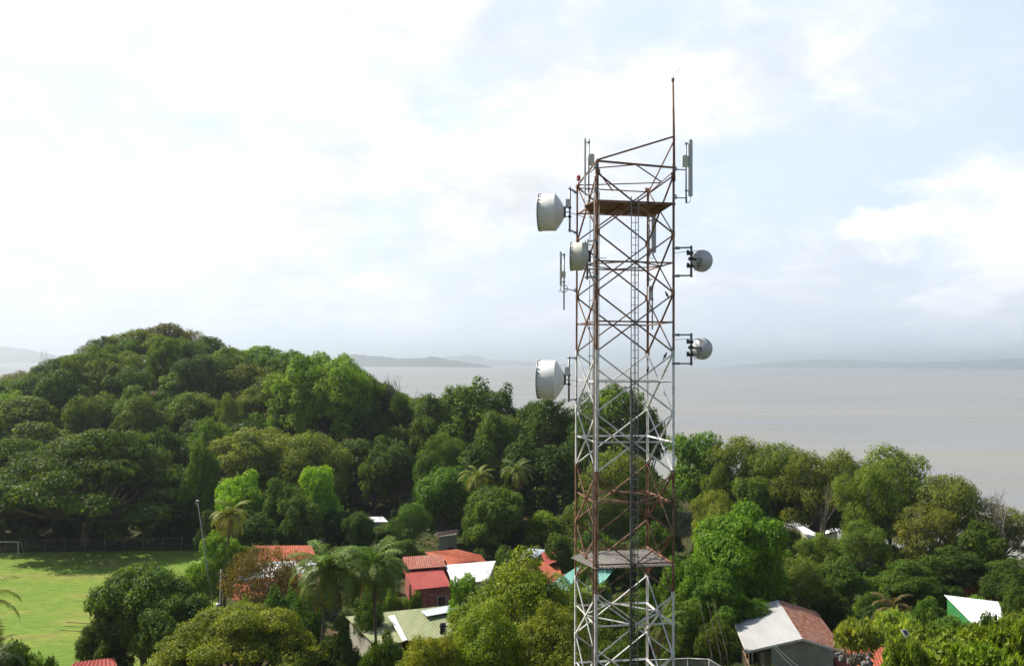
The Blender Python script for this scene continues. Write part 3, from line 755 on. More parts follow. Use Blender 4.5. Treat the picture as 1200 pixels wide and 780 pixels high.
# red beacon
bc = at(678, 211.5, 43.8); t = thing('beacon_light', 'small red obstruction beacon on the tower top left corner', 'lamp', bc)
mb = MB(); mb.lathe([(.01, 0), (.1, 0), (.1, .08), (.07, .08), (.01, .09)], 12); mb.bar((0, 0, -.25), (0, 0, 0), .03); mb.bar((0, 0, -.2), (.15, .05, -.2), .03); mb.build('base', RED, t)
mb = MB(); mb.lathe([(.085, .08), (.1, .14), (.085, .23), (.04, .28), (.01, .29)], 12); mb.build('lens', M_BEACON, t)
# birds perched on the bracing
def bird(px, py, Y, label, yaw):
    c = at(px, py, Y); mb = MB(); mtx = Matrix.Rotation(yaw, 3, 'Z') @ Matrix.Rotation(R(-55), 3, 'Y')
    mb.lathe([(.003, -.34), (.025, -.3), (.03, -.2), (.055, -.12), (.075, -.03), (.07, .05), (.045, .1), (.042, .14), (.048, .18), (.038, .215), (.012, .235), (.003, .29)], 12, mtx=Matrix.Rotation(yaw, 3, 'Z') @ Matrix.Rotation(R(32), 3, 'Y'))
    mb.box((0, 0, -.1), (.05, .05, .06))
    o = mb.build('bird', M_BLACK); o.location = c; o.scale = (.72,) * 3; tag(o, label, 'bird', 'small dark birds perched on the tower')
bird(779.5, 416.5, 40.3, 'small dark bird perched on the white brace just below the lower dish', .4)
bird(759, 433, 40.3, 'small dark bird perched on the white brace left of the lower dish', 1.2)
bird(781.5, 345, 40.3, 'highest small dark bird, perched on a rusty brace near the right leg', 2.4)

# chain link enclosure by the foot of the tower
fz = at(800, 771, 50).z
fence = thing('chain_link_fence', 'low grey chain link enclosure railing at the tower foot', 'fence')
fp = [at(760, 773, 51), at(806, 771, 51), at(831, 772, 50), at(846, 781, 48), at(852, 800, 45)]
rail = MB(); rail.tube(fp, .03, 7); rail.build('top_rail', GALV, fence)
for p in fp[:4]:
    mb = MB(); mb.tube([(p.x, p.y, tz(p.x, p.y) - .2), (p.x, p.y, p.z + .04)], .03, 7); mb.build('post', GALV, fence)
mb = MB()
for a_, b_ in zip(fp[:-1], fp[1:]):
    L_ = (b_ - a_).length; hgt = 2.2; n_ = int((L_ + hgt) / .12)
    for i in range(n_):
        s0 = i * .12 - hgt
        for fl in (0, 1):
            t0 = max(0, s0) / L_; t1 = min(L_, s0 + hgt) / L_
            if t1 <= t0: continue
            h0 = (t0 * L_ - s0); h1 = (t1 * L_ - s0)
            if fl: h0, h1 = hgt - h0, hgt - h1
            mb.bar(a_.lerp(b_, t0) - Z(h0 + .02), a_.lerp(b_, t1) - Z(h1 + .02), .008)
mb.build('wire_mesh', GALV, fence)
rebase(fence, (fp[1].x, fp[1].y, tz(fp[1].x, fp[1].y)))

# ------------------------------------------------------------------ houses
def roofmat(name, c1, c2, rust=(.2, .1, .06), amt=.6, vs=(1.2, .15, 1), rough=.75):
    m, nt, b = newmat(name)
    n1 = noise(nt, .7, 5, .65, vec_scale=vs); n2 = noise(nt, 2.5, 6, .7)
    r1 = ramp(nt, n1.outputs[0], [(.35, c1), (.65, c2)])
    r2 = ramp(nt, n2.outputs[0], [(amt, (0, 0, 0)), (amt + .13, (.85,) * 3)])
    c = mixc(nt, r2.outputs[0], r1.outputs[0], rust); nt.links.new(c, b.inputs['Base Color'])
    b.inputs['Roughness'].default_value = rough; b.inputs['Specular IOR Level'].default_value = .18
    return m
RF_RED = roofmat('red_roof_paint', (.30, .045, .045), (.40, .08, .07), amt=.51)
RF_RUST = roofmat('rusted_red_roof', (.34, .07, .055), (.42, .2, .15), amt=.46)
RF_ORG = roofmat('orange_roof_paint', (.36, .085, .045), (.44, .13, .07), (.2, .07, .045), .5)
RF_WHT = roofmat('white_roof_sheet', (.68, .69, .71), (.76, .77, .78), (.5, .47, .43), .68)
RF_GRY = roofmat('grey_roof_sheet', (.40, .42, .44), (.5, .51, .52), (.32, .28, .24), .62)
RF_GRN = roofmat('faded_green_roof', (.21, .26, .13), (.32, .33, .2), (.3, .2, .1), .55)
RF_TEAL = roofmat('teal_roof_sheet', (.16, .40, .35), (.26, .5, .44), (.3, .35, .3), .66)
RF_BLUE = roofmat('pale_blue_sheet', (.42, .48, .56), (.56, .6, .66), (.4, .4, .4), .66)
WL_CREAM = mottled('cream_plaster', (.42, .4, .33), (.5, .48, .4), .8, .9, .1)
WL_GREY = mottled('grey_plaster', (.25, .26, .22), (.33, .33, .28), .8, .9, .1)
WL_ORG = mottled('orange_wall_paint', (.4, .12, .045), (.48, .17, .07), .9, .85, .1)
WL_GREEN = mottled('green_wall_paint', (.04, .2, .06), (.07, .26, .09), .9, .8, .1)
WL_DARK = mottled('dark_timber', (.05, .04, .035), (.12, .09, .07), 1.5, .9, .1, vs=(1, 1, 4))
WL_RUST = roofmat('rusty_wall_sheet', (.28, .07, .055), (.36, .13, .1), (.5, .4, .35), .55, (4, 4, .2))
WOOD = mottled('weathered_wood', (.24, .17, .12), (.38, .29, .2), 2, .85, .2, vs=(1, 1, 4))
GLASS, _nt, _b = newmat('window_glass'); _b.inputs['Base Color'].default_value = (.03, .035, .04, 1); _b.inputs['Roughness'].default_value = .12
FRAMEW = mottled('white_frame', (.55, .55, .53), (.68, .68, .66), 2, .6)
HOUSES = []
def house(name, label, roofs, walls=None, wallmat=WL_CREAM, inset=.45, wins=(), zg=None, cat='house', group=None, pitch=.3, wparts=True, door=None):
    """roofs: list of (name, [(px,py,z)*4], material, along); walls: index list of roof corners or own corner list"""
    t = thing(name, label, cat, (0, 0, 0), group)
    allp = []
    for rn, q, mt, al in roofs:
        P = [at_z(*c) for c in q]; allp += P
        mb = corrugated(P, pitch, .03, al, .05) if len(P) == 4 else MB()
        if len(P) != 4: mb.quadslab(P, .06)
        ro = mb.build(rn, mt, t)
    cx = sum(p.x for p in allp) / len(allp); cy = sum(p.y for p in allp) / len(allp)
    zg_ = min(tz(cx, cy), min(tz(p.x, p.y) for p in allp)) if zg is None else zg
    if walls:
        W = [at_z(*c) for c in walls]; wc = sum(W, Vector()) / len(W)
        W2 = []
        for p in W:
            d = Vector((wc.x - p.x, wc.y - p.y, 0)); d.normalize(); W2.append(Vector((p.x, p.y, p.z - .16)) + d * inset)
        n = len(W2); mb = MB(); low = [Vector((p.x, p.y, zg_ - .3)) for p in W2]
        mb.add(W2 + low, [tuple(range(n)), tuple(range(n, 2 * n))[::-1]] + [(i, n + i, n + (i + 1) % n, (i + 1) % n) for i in range(n)])
        wall = mb.build('wall', wallmat, t)
        for e, t0, t1, h0, h1, kd in wins:
            a = W2[e]; b = W2[(e + 1) % n]; d = (b - a); d.z = 0; L = d.length; d.normalize(); nr = Vector((d.y, -d.x, 0))
            mid = (a + b) / 2 - wc
            if nr.dot(Vector((mid.x, mid.y, 0))) < 0: nr = -nr
            c = Vector((a.x, a.y, 0)) + d * L * (t0 + t1) / 2 + Z(zg_ + (h0 + h1) / 2); w = L * (t1 - t0); h = h1 - h0
            ang = math.atan2(d.y, d.x); mx_ = Matrix.Rotation(ang, 3, 'Z')
            mb = MB(); mb.box(c + nr * .02, (w, .05, h), mx_); wo = mb.build('window' if kd == 'w' else 'door', GLASS if kd == 'w' else WL_DARK, t)
            mb = MB()
            for sx_, sz_, dw, dh in ((0, h / 2, w + .12, .07), (0, -h / 2, w + .12, .07), (-w / 2, 0, .07, h), (w / 2, 0, .07, h)) + (((0, 0, .05, h),) if kd == 'w' else ()):
                mb.box(c + nr * .05 + d * sx_ + Z(sz_), (dw, .06, dh), mx_)
            mb.build('frame', FRAMEW, wo)
    rebase(t, (cx, cy, zg_))
    HOUSES.append((min(p.x for p in allp) - .5, max(p.x for p in allp) + .5, min(p.y for p in allp) - .5, max(p.y for p in allp) + .5))
    return t

# right: grey and orange gabled house
zr, zeL, zeR = 7.7, 6.25, 6.15
g = house('gabled_house', 'gabled house with one pale grey and one orange tiled roof slope', [
    ('roof', [(855, 717, zeL), (912, 702.6, zr), (940.5, 747.6, zr), (874.5, 762.6, zeL)], RF_WHT if 0 else roofmat('pale_grey_roof', (.36, .36, .36), (.44, .44, .44), (.3, .28, .26), .62), 1),
    ('roof', [(912, 702.6, zr), (957, 716, zeR), (991, 763, zeR), (940.5, 747.6, zr)], roofmat('orange_tile_roof', (.46, .17, .09), (.48, .33, .25), (.27, .09, .05), .45, (2, 2, 2)), 1)],
    None, pitch=.35)
# walls of that house built under the gable
gp = [at_z(905, 757, 6.9), at_z(940.5, 748.5, 7.6), at_z(975, 760, 6.5)]
y0 = gp[1].y + .45; zg_ = tz(g.location.x, g.location.y) - .4
S = MB(); x0, x1, xm = gp[0].x, gp[2].x, gp[1].x; fr = [Vector((x0, y0, zg_)), Vector((x1, y0, zg_)), Vector((x1, y0, 6.42)), Vector((xm, y0, 7.52)), Vector((x0, y0, 6.75))]
bk_ = [Vector((v.x, y0 + 12, v.z)) for v in fr]
for v in bk_: v.x += -1.0 * 0 
sh_ = (at_z(912, 702.6, zr) - at_z(940.5, 747.6, zr)); sh_ = Vector((sh_.x / sh_.y * 12, 0, 0))
bk_ = [v + sh_ for v in bk_]
S.add(fr + bk_, [(0, 1, 2, 3, 4), (9, 8, 7, 6, 5), (0, 4, 9, 5), (1, 6, 7, 2), (2, 7, 8, 3), (3, 8, 9, 4), (0, 5, 6, 1)])
w_ = S.build('wall', WL_GREY, g); w_.data.transform(Matrix.Translation(-g.location))
S = MB(); lx0 = at_z(878, 764, 6.2)
for k in range(6):
    p = Vector((lx0.x + .25, y0 + .1 + k * 2.1, 0)) + sh_ * (k * 2.1 / 12); S.bar((p.x, p.y, zg_), (p.x, p.y, 6.1), .12)
for k in range(24): p = Vector((lx0.x + .25, y0 + .1 + k * .45, 0)) + sh_ * (k * .45 / 12); S.bar((p.x, p.y, 3.3), (p.x, p.y, 4.4), .05)
p = Vector((lx0.x + .25, y0 + .1, 4.4)); S.bar(p, p + Vector((sh_.x, 12, 0)), .08)
for k in range(3): S.bar((lx0.x + .25 + k * (x0 - lx0.x - .25) / 2, y0 + .05, zg_), (lx0.x + .25 + k * (x0 - lx0.x - .25) / 2, y0 + .05, 6.2), .1)
w_ = S.build('porch_rail', WOOD, g); w_.data.transform(Matrix.Translation(-g.location))
S = MB(); rc = g.location
for (pa, pb) in (((855, 717, zeL), (874.5, 762.6, zeL)), ((874.5, 762.6, zeL), (940.5, 747.6, zr)), ((940.5, 747.6, zr), (991, 763, zeR))):
    S.bar(at_z(*pa) - Z(.08), at_z(*pb) - Z(.08), .05, .2)
w_ = S.build('fascia', FRAMEW, g); w_.data.transform(Matrix.Translation(-g.location))

house('low_shed', 'low orange metal shed beside the gabled house, half behind pale green shrubs', [('roof', [(972, 757, 5.6), (1068, 758, 5.6), (1078, 792, 4.6), (985, 792, 4.6)], RF_ORG, 0)], [(972, 757, 5.6), (1068, 758, 5.6), (1078, 792, 4.6), (985, 792, 4.6)], WL_ORG, cat='shed')
house('green_walled_house', 'house with bright white sloping roof and green wall at far right', [('roof', [(1106.4, 696.6, 5.0), (1170, 704.5, 5.0), (1182, 732, 3.6), (1143, 733.5, 3.6)], RF_WHT, 0)], [(1107, 699, 4.8), (1170, 706, 4.8), (1180, 731, 3.5), (1140, 731, 3.5)], WL_GREEN, .3, wins=((0, .1, .3, .9, 1.9, 'w'),))
# centre cluster
house('red_roofed_house', 'house under two stepped red metal roofs with rusty striped side wall', [
    ('roof', [(472, 652, 5.0), (517, 649, 5.0), (522.5, 663, 4.4), (473, 667, 4.4)], RF_RUST, 0),
    ('roof', [(473, 669, 4.1), (517.5, 664.5, 4.1), (529, 686, 3.2), (485, 690.5, 3.2)], RF_RED, 0)],
    [(473, 655, 4.5), (517, 652, 4.5), (529, 686, 3.2), (486, 690, 3.2)], WL_RUST, .5, wins=((2, .1, .35, 0, 1.9, 'd'),))
house('orange_roofed_house', 'long house with faded orange hipped roof behind the red roofs', [
    ('roof', [(498, 646.5, 4.6), (536, 643, 4.9), (564, 650, 4.6), (570, 658, 4.1)][0:4], RF_ORG, 0),
    ('roof', [(498, 646.5, 4.6), (570, 658, 4.1), (548, 660, 4.0), (520, 662, 4.0)], RF_ORG, 0)],
    [(500, 648, 4.3), (536, 645, 4.5), (568, 657, 4.0), (522, 660, 4.0)], WL_ORG, .8)
house('white_roofed_house', 'house with plain bright white metal roof right of the red roofs', [('roof', [(521.5, 661.5, 4.2), (581, 656.5, 4.2), (572, 679, 3.3), (531.5, 686, 3.3)], RF_WHT, 0)], [(522, 662, 4.2), (581, 657, 4.2), (572, 679, 3.3), (532, 685, 3.3)], WL_CREAM, .4, wins=((2, .2, .5, 1, 1.9, 'w'),))
house('green_roofed_house', 'house with faded green metal roof and pale blue patched sheets', [
    ('roof', [(447, 717, 4.2), (497, 712, 4.5), (519, 747, 3.3), (474, 750.5, 3.3)], RF_GRN, 0),
    ('roof', [(497, 712, 4.5), (537, 707.5, 4.4), (541, 737, 3.5), (519, 747, 3.3)], RF_GRN, 0),
    ('roof_patch', [(493, 715, 4.6), (538, 707, 4.6), (541, 714, 4.45), (500, 721.5, 4.45)], RF_BLUE, 0),
    ('roof_patch', [(524, 710, 4.7), (548, 707, 4.7), (545, 733, 3.8), (536, 738, 3.75)], RF_BLUE, 1)],
    [(449, 718, 4.0), (536, 709, 4.2), (540, 737, 3.3), (476, 749, 3.2)], WL_ORG, .6, wins=((2, .5, .75, .9, 1.9, 'w'),))
house('lean_to', 'long narrow lean-to roof running left of the green roof, white edged', [('roof', [(405, 722, 3.9), (446, 717.5, 3.9), (476, 751, 3.2), (440, 756, 3.2)], RF_GRN, 0), ('roof_edge', [(455, 721, 4.3), (462, 720, 4.3), (477, 749, 3.5), (472, 750.5, 3.5)], RF_WHT, 0)], [(407, 723, 3.9), (446, 719, 3.9), (474, 750, 3.2), (441, 755, 3.2)], WL_CREAM, .4, cat='shed')
house('small_shelter', 'small shelter with red and white striped roof beneath the dark mango trees', [
    ('roof', [(513, 623, 4.6), (537, 619.5, 4.6), (538, 624, 4.0), (512, 628, 4.0)], roofmat('striped_red_white', (.5, .14, .1), (.65, .6, .58), (.4, .12, .1), .52, (1, .05, 1)), 0)], [(514, 624, 4.3), (536, 621, 4.3), (537, 624.5, 4.0), (513, 627.5, 4.0)], WL_GREY, .25, cat='shed', wins=((2, .15, .55, 0.1, 2, 'd'),))
house('long_white_shed', 'long low shed with white roof behind the dark round trees', [('roof', [(375, 605, 4.4), (449, 605, 4.4), (455, 611, 3.9), (371, 611.5, 3.9)], RF_WHT, 0)], [(376, 606, 4.4), (449, 606, 4.4), (454, 611, 3.9), (372, 611, 3.9)], WL_GREY, .3, cat='shed')
house('grey_roofed_house', 'small house with blue grey roof sheets left of the tall tower', [('roof', [(619, 642, 4.7), (640, 643.5, 4.7), (628, 653, 4.0), (606, 656, 4.0)], RF_BLUE, 0)], [(619, 643, 4.5), (639, 644, 4.5), (628, 652, 4.0), (607, 655, 4.0)], WL_CREAM, .35, wins=((2, .25, .6, .9, 1.9, 'w'),))
house('red_hipped_house', 'house with bright red roof in stepped planes left of the tower', [
    ('roof', [(634, 648, 4.7), (650, 640, 4.7), (653, 657, 4.2), (640, 662, 4.0)], RF_RED, 0),
    ('roof', [(630, 664, 4.2), (641, 660, 4.3), (654, 670, 3.7), (642, 677, 3.4)], RF_ORG, 0),
    ('roof', [(636, 681, 3.4), (654, 672, 3.5), (664, 672, 3.4), (646, 686, 3.2)], RF_RED, 0)],
    [(632, 650, 3.9), (651, 645, 3.9), (660, 672, 3.2), (640, 680, 3.1)], WL_ORG, .5)
house('teal_roofed_house', 'house with long pale teal roof seen through the tower lattice', [('roof', [(688, 656, 5.0), (724, 662, 4.6), (700, 690, 3.6), (632, 692, 3.4)], RF_TEAL, 0)], [(688, 658, 4.6), (720, 664, 4.3), (698, 689, 3.5), (636, 691, 3.3)], WL_CREAM, .5)
# left: the orange roofed hall under the brown tree
house('orange_roofed_hall', 'long hall with orange red roof half hidden behind the brown twiggy tree', [
    ('roof', [(300, 639, 5.2), (365, 638.5, 5.2), (372, 655, 4.5), (285, 659, 4.5)], RF_ORG, 0),
    ('roof', [(275, 681, 4.4), (372, 670, 4.4), (378, 692, 3.5), (272, 703, 3.5)], RF_ORG, 0),
    ('roof_patch', [(285, 659, 4.46), (372, 655, 4.46), (372, 670, 4.4), (277, 680, 4.4)], RF_WHT, 0)],
    [(300, 641, 4.8), (365, 641, 4.8), (376, 691, 3.4), (275, 701, 3.4)], WL_CREAM, .6)
house('red_shed', 'small corrugated red roof at the bottom edge below the dark leafy tree', [('roof', [(88, 775, 4.0), (134, 770, 4.0), (142, 794, 3.3), (68, 796, 3.3)], RF_RED, 0)], [(88, 775, 4.0), (134, 770, 4.0), (142, 794, 3.3), (68, 796, 3.3)], WL_RUST, .3, cat='shed')
house('beach_house', 'grey roofed beach building glimpsed between the pale shoreline tree trunks', [('roof', [(935, 617, 1.8), (972, 612, 1.8), (985, 620, 1.0), (948, 631, 1.0)], RF_WHT, 0)], [(936, 618, 1.8), (972, 614, 1.8), (983, 620, 1.0), (950, 630, 1.0)], WL_CREAM, .4, wins=((3, .3, .6, .7, 1.6, 'w'),))
house('beach_kiosk', 'small white and teal kiosk on the sand behind the shoreline trees', [('roof', [(1060, 634, 1.2), (1083, 633, 1.2), (1086, 639, .8), (1062, 641, .8)], RF_TEAL, 0)], [(1061, 635, 1.2), (1083, 634, 1.2), (1085, 638.5, .8), (1063, 640, .8)], FRAMEW, .3, cat='kiosk')
house('brick_shed', 'low dark red shed in the shade behind the white roofed house', [('roof', [(1128, 672, 2.9), (1178, 676, 2.9), (1180, 684, 2.5), (1126, 681, 2.5)], RF_RUST, 0)], [(1128, 673, 2.9), (1178, 677, 2.9), (1180, 683, 2.5), (1127, 680, 2.5)], WL_ORG, .3, cat='shed')

# ------------------------------------------------------------------ poles and wires, goal, fence, solar lamp
CONC = mottled('concrete_pole', (.26, .26, .25), (.38, .37, .35), 2, .85, .2, vs=(1, 1, .3))
pb = at_z(258, 742, .5); pY = pb.y
pole = thing('utility_pole', 'grey concrete utility pole carrying a transformer, beside the dark leafy tree', 'utility pole', (pb.x, pY, tz(pb.x, pY)))
ptop = at(257.5, 667, pY).z - pole.location.z
mb = MB(); mb.tube([(0, 0, -.3), (0, 0, ptop)], [.17, .12], 10); mb.build('pole', CONC, pole)
zt = at(257, 711, pY).z - pole.location.z
mb = MB(); mb.lathe([(.01, zt + .55), (.2, zt + .53), (.27, zt + .45), (.27, zt - .5), (.01, zt - .52)], 14, origin=(-.2, -.35, 0)); mb.build('transformer', DISHG, pole)
mb = MB(); zc = ptop - .5; mb.bar((-.7, -.1, zc), (.7, -.1, zc), .1); mb.bar((-.35, -.15, ptop - 1.9), (.35, -.15, ptop - 1.9), .09)
for x in (-.6, 0, .6): mb.lathe([(.05, 0), (.07, .08), (.04, .16), (.01, .18)], 8, origin=(x, -.1, zc + .05))
mb.build('crossarm', WL_DARK, pole)
pb2 = at_z(528, 775, 2); 
pole2 = thing('utility_pole', 'dark utility pole standing in front of the green roofed house', 'utility pole', (pb2.x, 83, tz(pb2.x, 83)))
pt2 = at(525, 729, 83).z - pole2.location.z; 
mb = MB(); mb.tube([(0, 0, -.3), (0, 0, pt2)], [.15, .1], 9); mb.build('pole', CONC, pole2)
mb = MB(); mb.lathe([(.01, pt2 - .05), (.2, pt2 - .05), (.2, pt2 - 1.0), (.01, pt2 - 1.05)], 12, origin=(-.25, -.1, 0)); mb.build('transformer', DARKM, pole2)
mb = MB(); mb.bar((-.5, -.15, pt2 - .3), (.5, -.15, pt2 - .3), .09); mb.build('crossarm', WL_DARK, pole2)
# thin leaning mast
mm = thing('leaning_mast', 'thin leaning grey mast with a lamp head and stay wires by the field corner', 'mast')
ma = at(231.5, 587, 104); mbm = at(247, 693, 104); mbm2 = mbm + (mbm - ma).normalized() * (mbm.z / max(.2, (ma - mbm).normalized().z) - .2)
mb = MB(); mb.tube([mbm2, mbm, ma], [.075, .06, .035], 7); mb.build('pole', GALV, mm)
mb = MB(); mb.box(ma + Vector((0, -.1, .05)), (.28, .3, .18)); mb.bar(ma + Vector((-.3, 0, -.25)), ma + Vector((.1, 0, -.25)), .05); mb.build('lamp_head', DISHG, mm)
mb = MB(); a2 = at(237, 600, 104); mb.tube([ma - Z(.3), at(243, 640, 106), at(250, 692, 108)], .02, 4); mb.tube([ma, at(240, 625, 104), at(246, 690, 103)], .02, 4); mb.build('stay_wire', DARKM, mm)
rebase(mm, mbm2)
# wires
wA = pole.location + Vector((0, -.1, ptop - .4))
wires = thing('overhead_wires', 'three dark overhead wires slung low across the dark leafy tree', 'wire')
for k, (pa, pbb) in enumerate((((78, 728.5), (250, 725)), ((75, 733), (252, 729)), ((70, 738), (252, 733.5)))):
    a_ = at(*pa, 78); b_ = at(*pbb, pY - .3); mb = MB()
    mb.tube([a_.lerp(b_, f) - Z(1.1 * 4 * f * (1 - f) * .35) for f in np.linspace(0, 1, 12)], .022, 4); mb.build('wire', DARKM, wires)
rebase(wires, at(160, 728, pY - 8))
wv = thing('overhead_wires', 'thin pale service wires sagging to the gabled house', 'wire')
for k in range(2):
    a_ = at(905 + 3 * k, 755, 80.5); b_ = at(960 + 12 * k, 800, 66); mb = MB(); mb.tube([a_.lerp(b_, f) - Z(.4 * 4 * f * (1 - f)) for f in np.linspace(0, 1, 8)], .014, 4); mb.build('wire', GALV, wv)
rebase(wv, at(905, 755, 80.5))

gpz = at_z(21, 652.5, 0)
goal = thing('football_goal', 'white football goal frame at the left edge of the field', 'goal', (gpz.x, gpz.y, 0))
gw = 7.32
for x in (0, -gw):
    mb = MB(); mb.tube([(x, 0, 0), (x, 0, 2.44)], .07, 8); mb.build('post', FRAMEW, goal)
mb = MB(); mb.tube([(-gw - .06, 0, 2.44), (.06, 0, 2.44)], .07, 8); mb.build('crossbar', FRAMEW, goal)
mb = MB()
for x in (0, -gw): mb.tube([(x, 0, 2.4), (x, .8, 2.3), (x, 1.9, .05)], .03, 6)
mb.tube([(-gw, 1.9, .05), (0, 1.9, .05)], .03, 6); mb.tube([(-gw, .8, 2.3), (0, .8, 2.3)], .03, 6); mb.build('stay', FRAMEW, goal)

ff = thing('field_fence', 'chain link fence along the shaded far side of the field', 'fence', (-80, 150, 0))
pts = [Vector((x, np.interp(x, [-120, -88, -54], [146, 149.5, 154]), 0)) for x in np.arange(-118, -53, 3.1)]
for p in pts:
    mb = MB(); mb.tube([p, p + Z(2.1)], .05, 6); o = mb.build('post', GALV, ff); o.data.transform(Matrix.Translation((80, -150, 0)))
mb = MB(); mb.tube([p + Z(2.05) for p in pts], .03, 5); o = mb.build('top_rail', GALV, ff); o.data.transform(Matrix.Translation((80, -150, 0)))
mb = MB()
for a_, b_ in zip(pts[:-1], pts[1:]):
    for i in range(10):
        for f0, f1 in (((i / 10), (i / 10) + .5), ((i / 10), (i / 10) - .5)):
            f0c, f1c = f0, min(1, max(0, f1)); hh = abs(f1c - f0) / .5 * 2
            mb.bar(a_.lerp(b_, f0c) + Z(.03), a_.lerp(b_, f1c) + Z(.03 + hh), .007)
o = mb.build('wire_mesh', GALV, ff); o.data.transform(Matrix.Translation((80, -150, 0)))

sl = at(1061, 741, 50); slz = tz(sl.x, 50)
lamp = thing('solar_lamp', 'small solar panel lamp on a pole above the pale green shrubs', 'lamp', (sl.x, 50, slz))
mb = MB(); mb.tube([(0, 0, -.2), (0, 0, sl.z - slz - .1)], .04, 7); mb.build('pole', GALV, lamp)
mt = Matrix.Rotation(R(25), 3, 'Z') @ Matrix.Rotation(R(48), 3, 'X')
mb = MB(); mb.box((0, 0, sl.z - slz), (.38, .42, .03), mt); pn = mb.build('panel_frame', FRAMEW, lamp)
mb = MB(); mb.box(Vector((0, 0, sl.z - slz)) + mt @ Vector((0, 0, .02)), (.26, .28, .01), mt); mb.build('solar_cell', GLASS, pn)

# heap of grey rocks beside the low shed
rk = at(1003, 773, 74); mb = MB(); rr_ = random.Random(4)
for k in range(30):
    s_ = rr_.uniform(.15, .38); o0 = (rr_.gauss(0, .7), rr_.gauss(0, .5), rr_.uniform(-.2, .35))
    mb.lathe([(.01, -s_ * .7), (s_ * .8, -s_ * .4), (s_ * rr_.uniform(.8, 1.1), 0), (s_ * .6, s_ * .45), (.01, s_ * .6)], 5, origin=o0, mtx=Matrix.Rotation(rr_.uniform(0, 3), 3, 'X'))
mb.sm = [False] * len(mb.sm); o = mb.build('rubble_heap', mottled('grey_rubble', (.1, .1, .1), (.26, .25, .24), 1.5, .95, .1)); o.location = rk; tag(o, 'grey rubble heap right of the gabled house wall', 'rubble', kind='stuff')

# ------------------------------------------------------------------ trees
# --- skyline of the wooded hill
ptree('farfine', 196, 379, 74, 284, (.075, .075, .035), 'broad olive brown tree crowning the very top of the wooded hill')
ptree('farfine', 160, 386, 60, 280, OL, 'olive feathery tree on the skyline just left of the hilltop tree')
ptree('dry', 228, 386, 56, 284, BR, 'half bare brown twiggy tree just right of the hilltop tree')
ptree('far', 128, 394, 44, 280, DG, 'dark round tree on the skyline, third left of the hilltop tree')
ptree('dry', 104, 398, 34, 282, (.08, .08, .05), 'thin grey brown tree on the skyline left of the summit')
bare(60, 408, 26, 280, 'small leafless tree on the skyline at the left end of the hill', 0)
bare(106, 391, 30, 285, 'leafless tree sticking out above the left shoulder of the hill', 1)
ptree('far', 62, 424, 52, 268, DG, 'dark tree on the skyline below the leftmost leafless tree')
ptree('dry', 18, 434, 62, 255, (.07, .075, .045), 'grey thinly leaved tree on the skyline at the left edge of the picture')
ptree('far', 88, 415, 44, 272, MG, 'mid green tree on the left shoulder of the hill')
ptree('far', 245, 394, 46, 275, DG, 'dark round tree on the skyline right of the half bare brown tree')
ptree('far', 272, 408, 40, 262, OL, 'olive tree in the skyline dip right of the summit')
ptree('far', 305, 405, 60, 268, LG, 'bright green tree on the skyline right of the summit dip')
ptree('big', 340, 412, 92, 240, (.075, .12, .03), 'broad green tree on the skyline just left of the very large bright tree')
ptree('big', 395, 415, 128, 205, LG, 'very large bright green tree dominating the right shoulder of the hill')
ptree('mid', 352, 428, 80, 212, (.085, .14, .03), 'bright rounded tree leaning against the left of the big bright tree')
ptree('far', 432, 440, 46, 214, MG, 'mid green tree just right of the big bright tree')
ptree('far', 452, 447, 34, 216, DG, 'dark upright tree left of the leafless tree above the sea')
bare(482, 436, 66, 214, 'leafless tree against the sea between the big bright tree and the vine trees', 2)
ptree('far', 470, 462, 40, 206, DG, 'dark tree below the leafless tree against the sea')
# --- vine draped trees
VN = 'vine_covered_tree'; VG = 'vine covered trees in the middle of the picture'
for px, py, w, Y, lab, cl in ((505, 462, 50, 200, 'vine covered tree right beside the leafless tree against the sea', DG),
        (555, 443, 66, 204, 'tallest vine covered tree, breaking the sea horizon side of the skyline', MG),
        (590, 450, 46, 206, 'vine covered tree just right of the tallest vine covered tree', DG),
        (532, 452, 48, 206, 'vine covered tree just left of the tallest vine covered tree', MG),
        (528, 490, 56, 190, 'low vine covered tree beneath the tallest vine covered tree', MG),
        (580, 482, 60, 186, 'bulky vine covered tree below and right of the tallest one', (.06, .1, .026)),
        (622, 470, 50, 196, 'vine covered tree midway between the tallest one and the tower', DG),
        (640, 465, 50, 188, 'vine covered tree under the lowest drum antenna, left one', DG),
        (664, 470, 46, 190, 'vine covered tree under the lowest drum antenna, right one', DG),
        (612, 510, 60, 176, 'dark vine covered tree above the two hillside palms', DG),
        (655, 520, 60, 172, 'dark vine covered tree immediately left of the tower', DK),
        (560, 515, 56, 176, 'vine covered tree above the yellowish hillside palm', DG),
        (690, 462, 40, 192, 'dark vine covered tree seen through the left of the tower', DG)):
    ptree('column', px, py, w, Y, cl, lab, VN, VG)
ptree('far', 722, 450, 96, 186, (.06, .1, .026), 'large dark tree rising behind the tower above the sea horizon')
ptree('far', 757, 478, 62, 184, DG, 'dark tree behind the right leg of the tower')
ptree('far', 690, 485, 60, 178, DG, 'dark tree behind the left leg of the tower, below the white band')
ptree('midloose', 722, 524, 96, 150, (.085, .1, .036), 'olive green tree behind the middle of the tower')
ptree('midloose', 700, 575, 84, 142, OL, 'olive tree behind the tower just above the corrugated platform')
ptree('midloose', 765, 560, 70, 146, (.075, .095, .032), 'grey green tree behind the right leg of the tower')
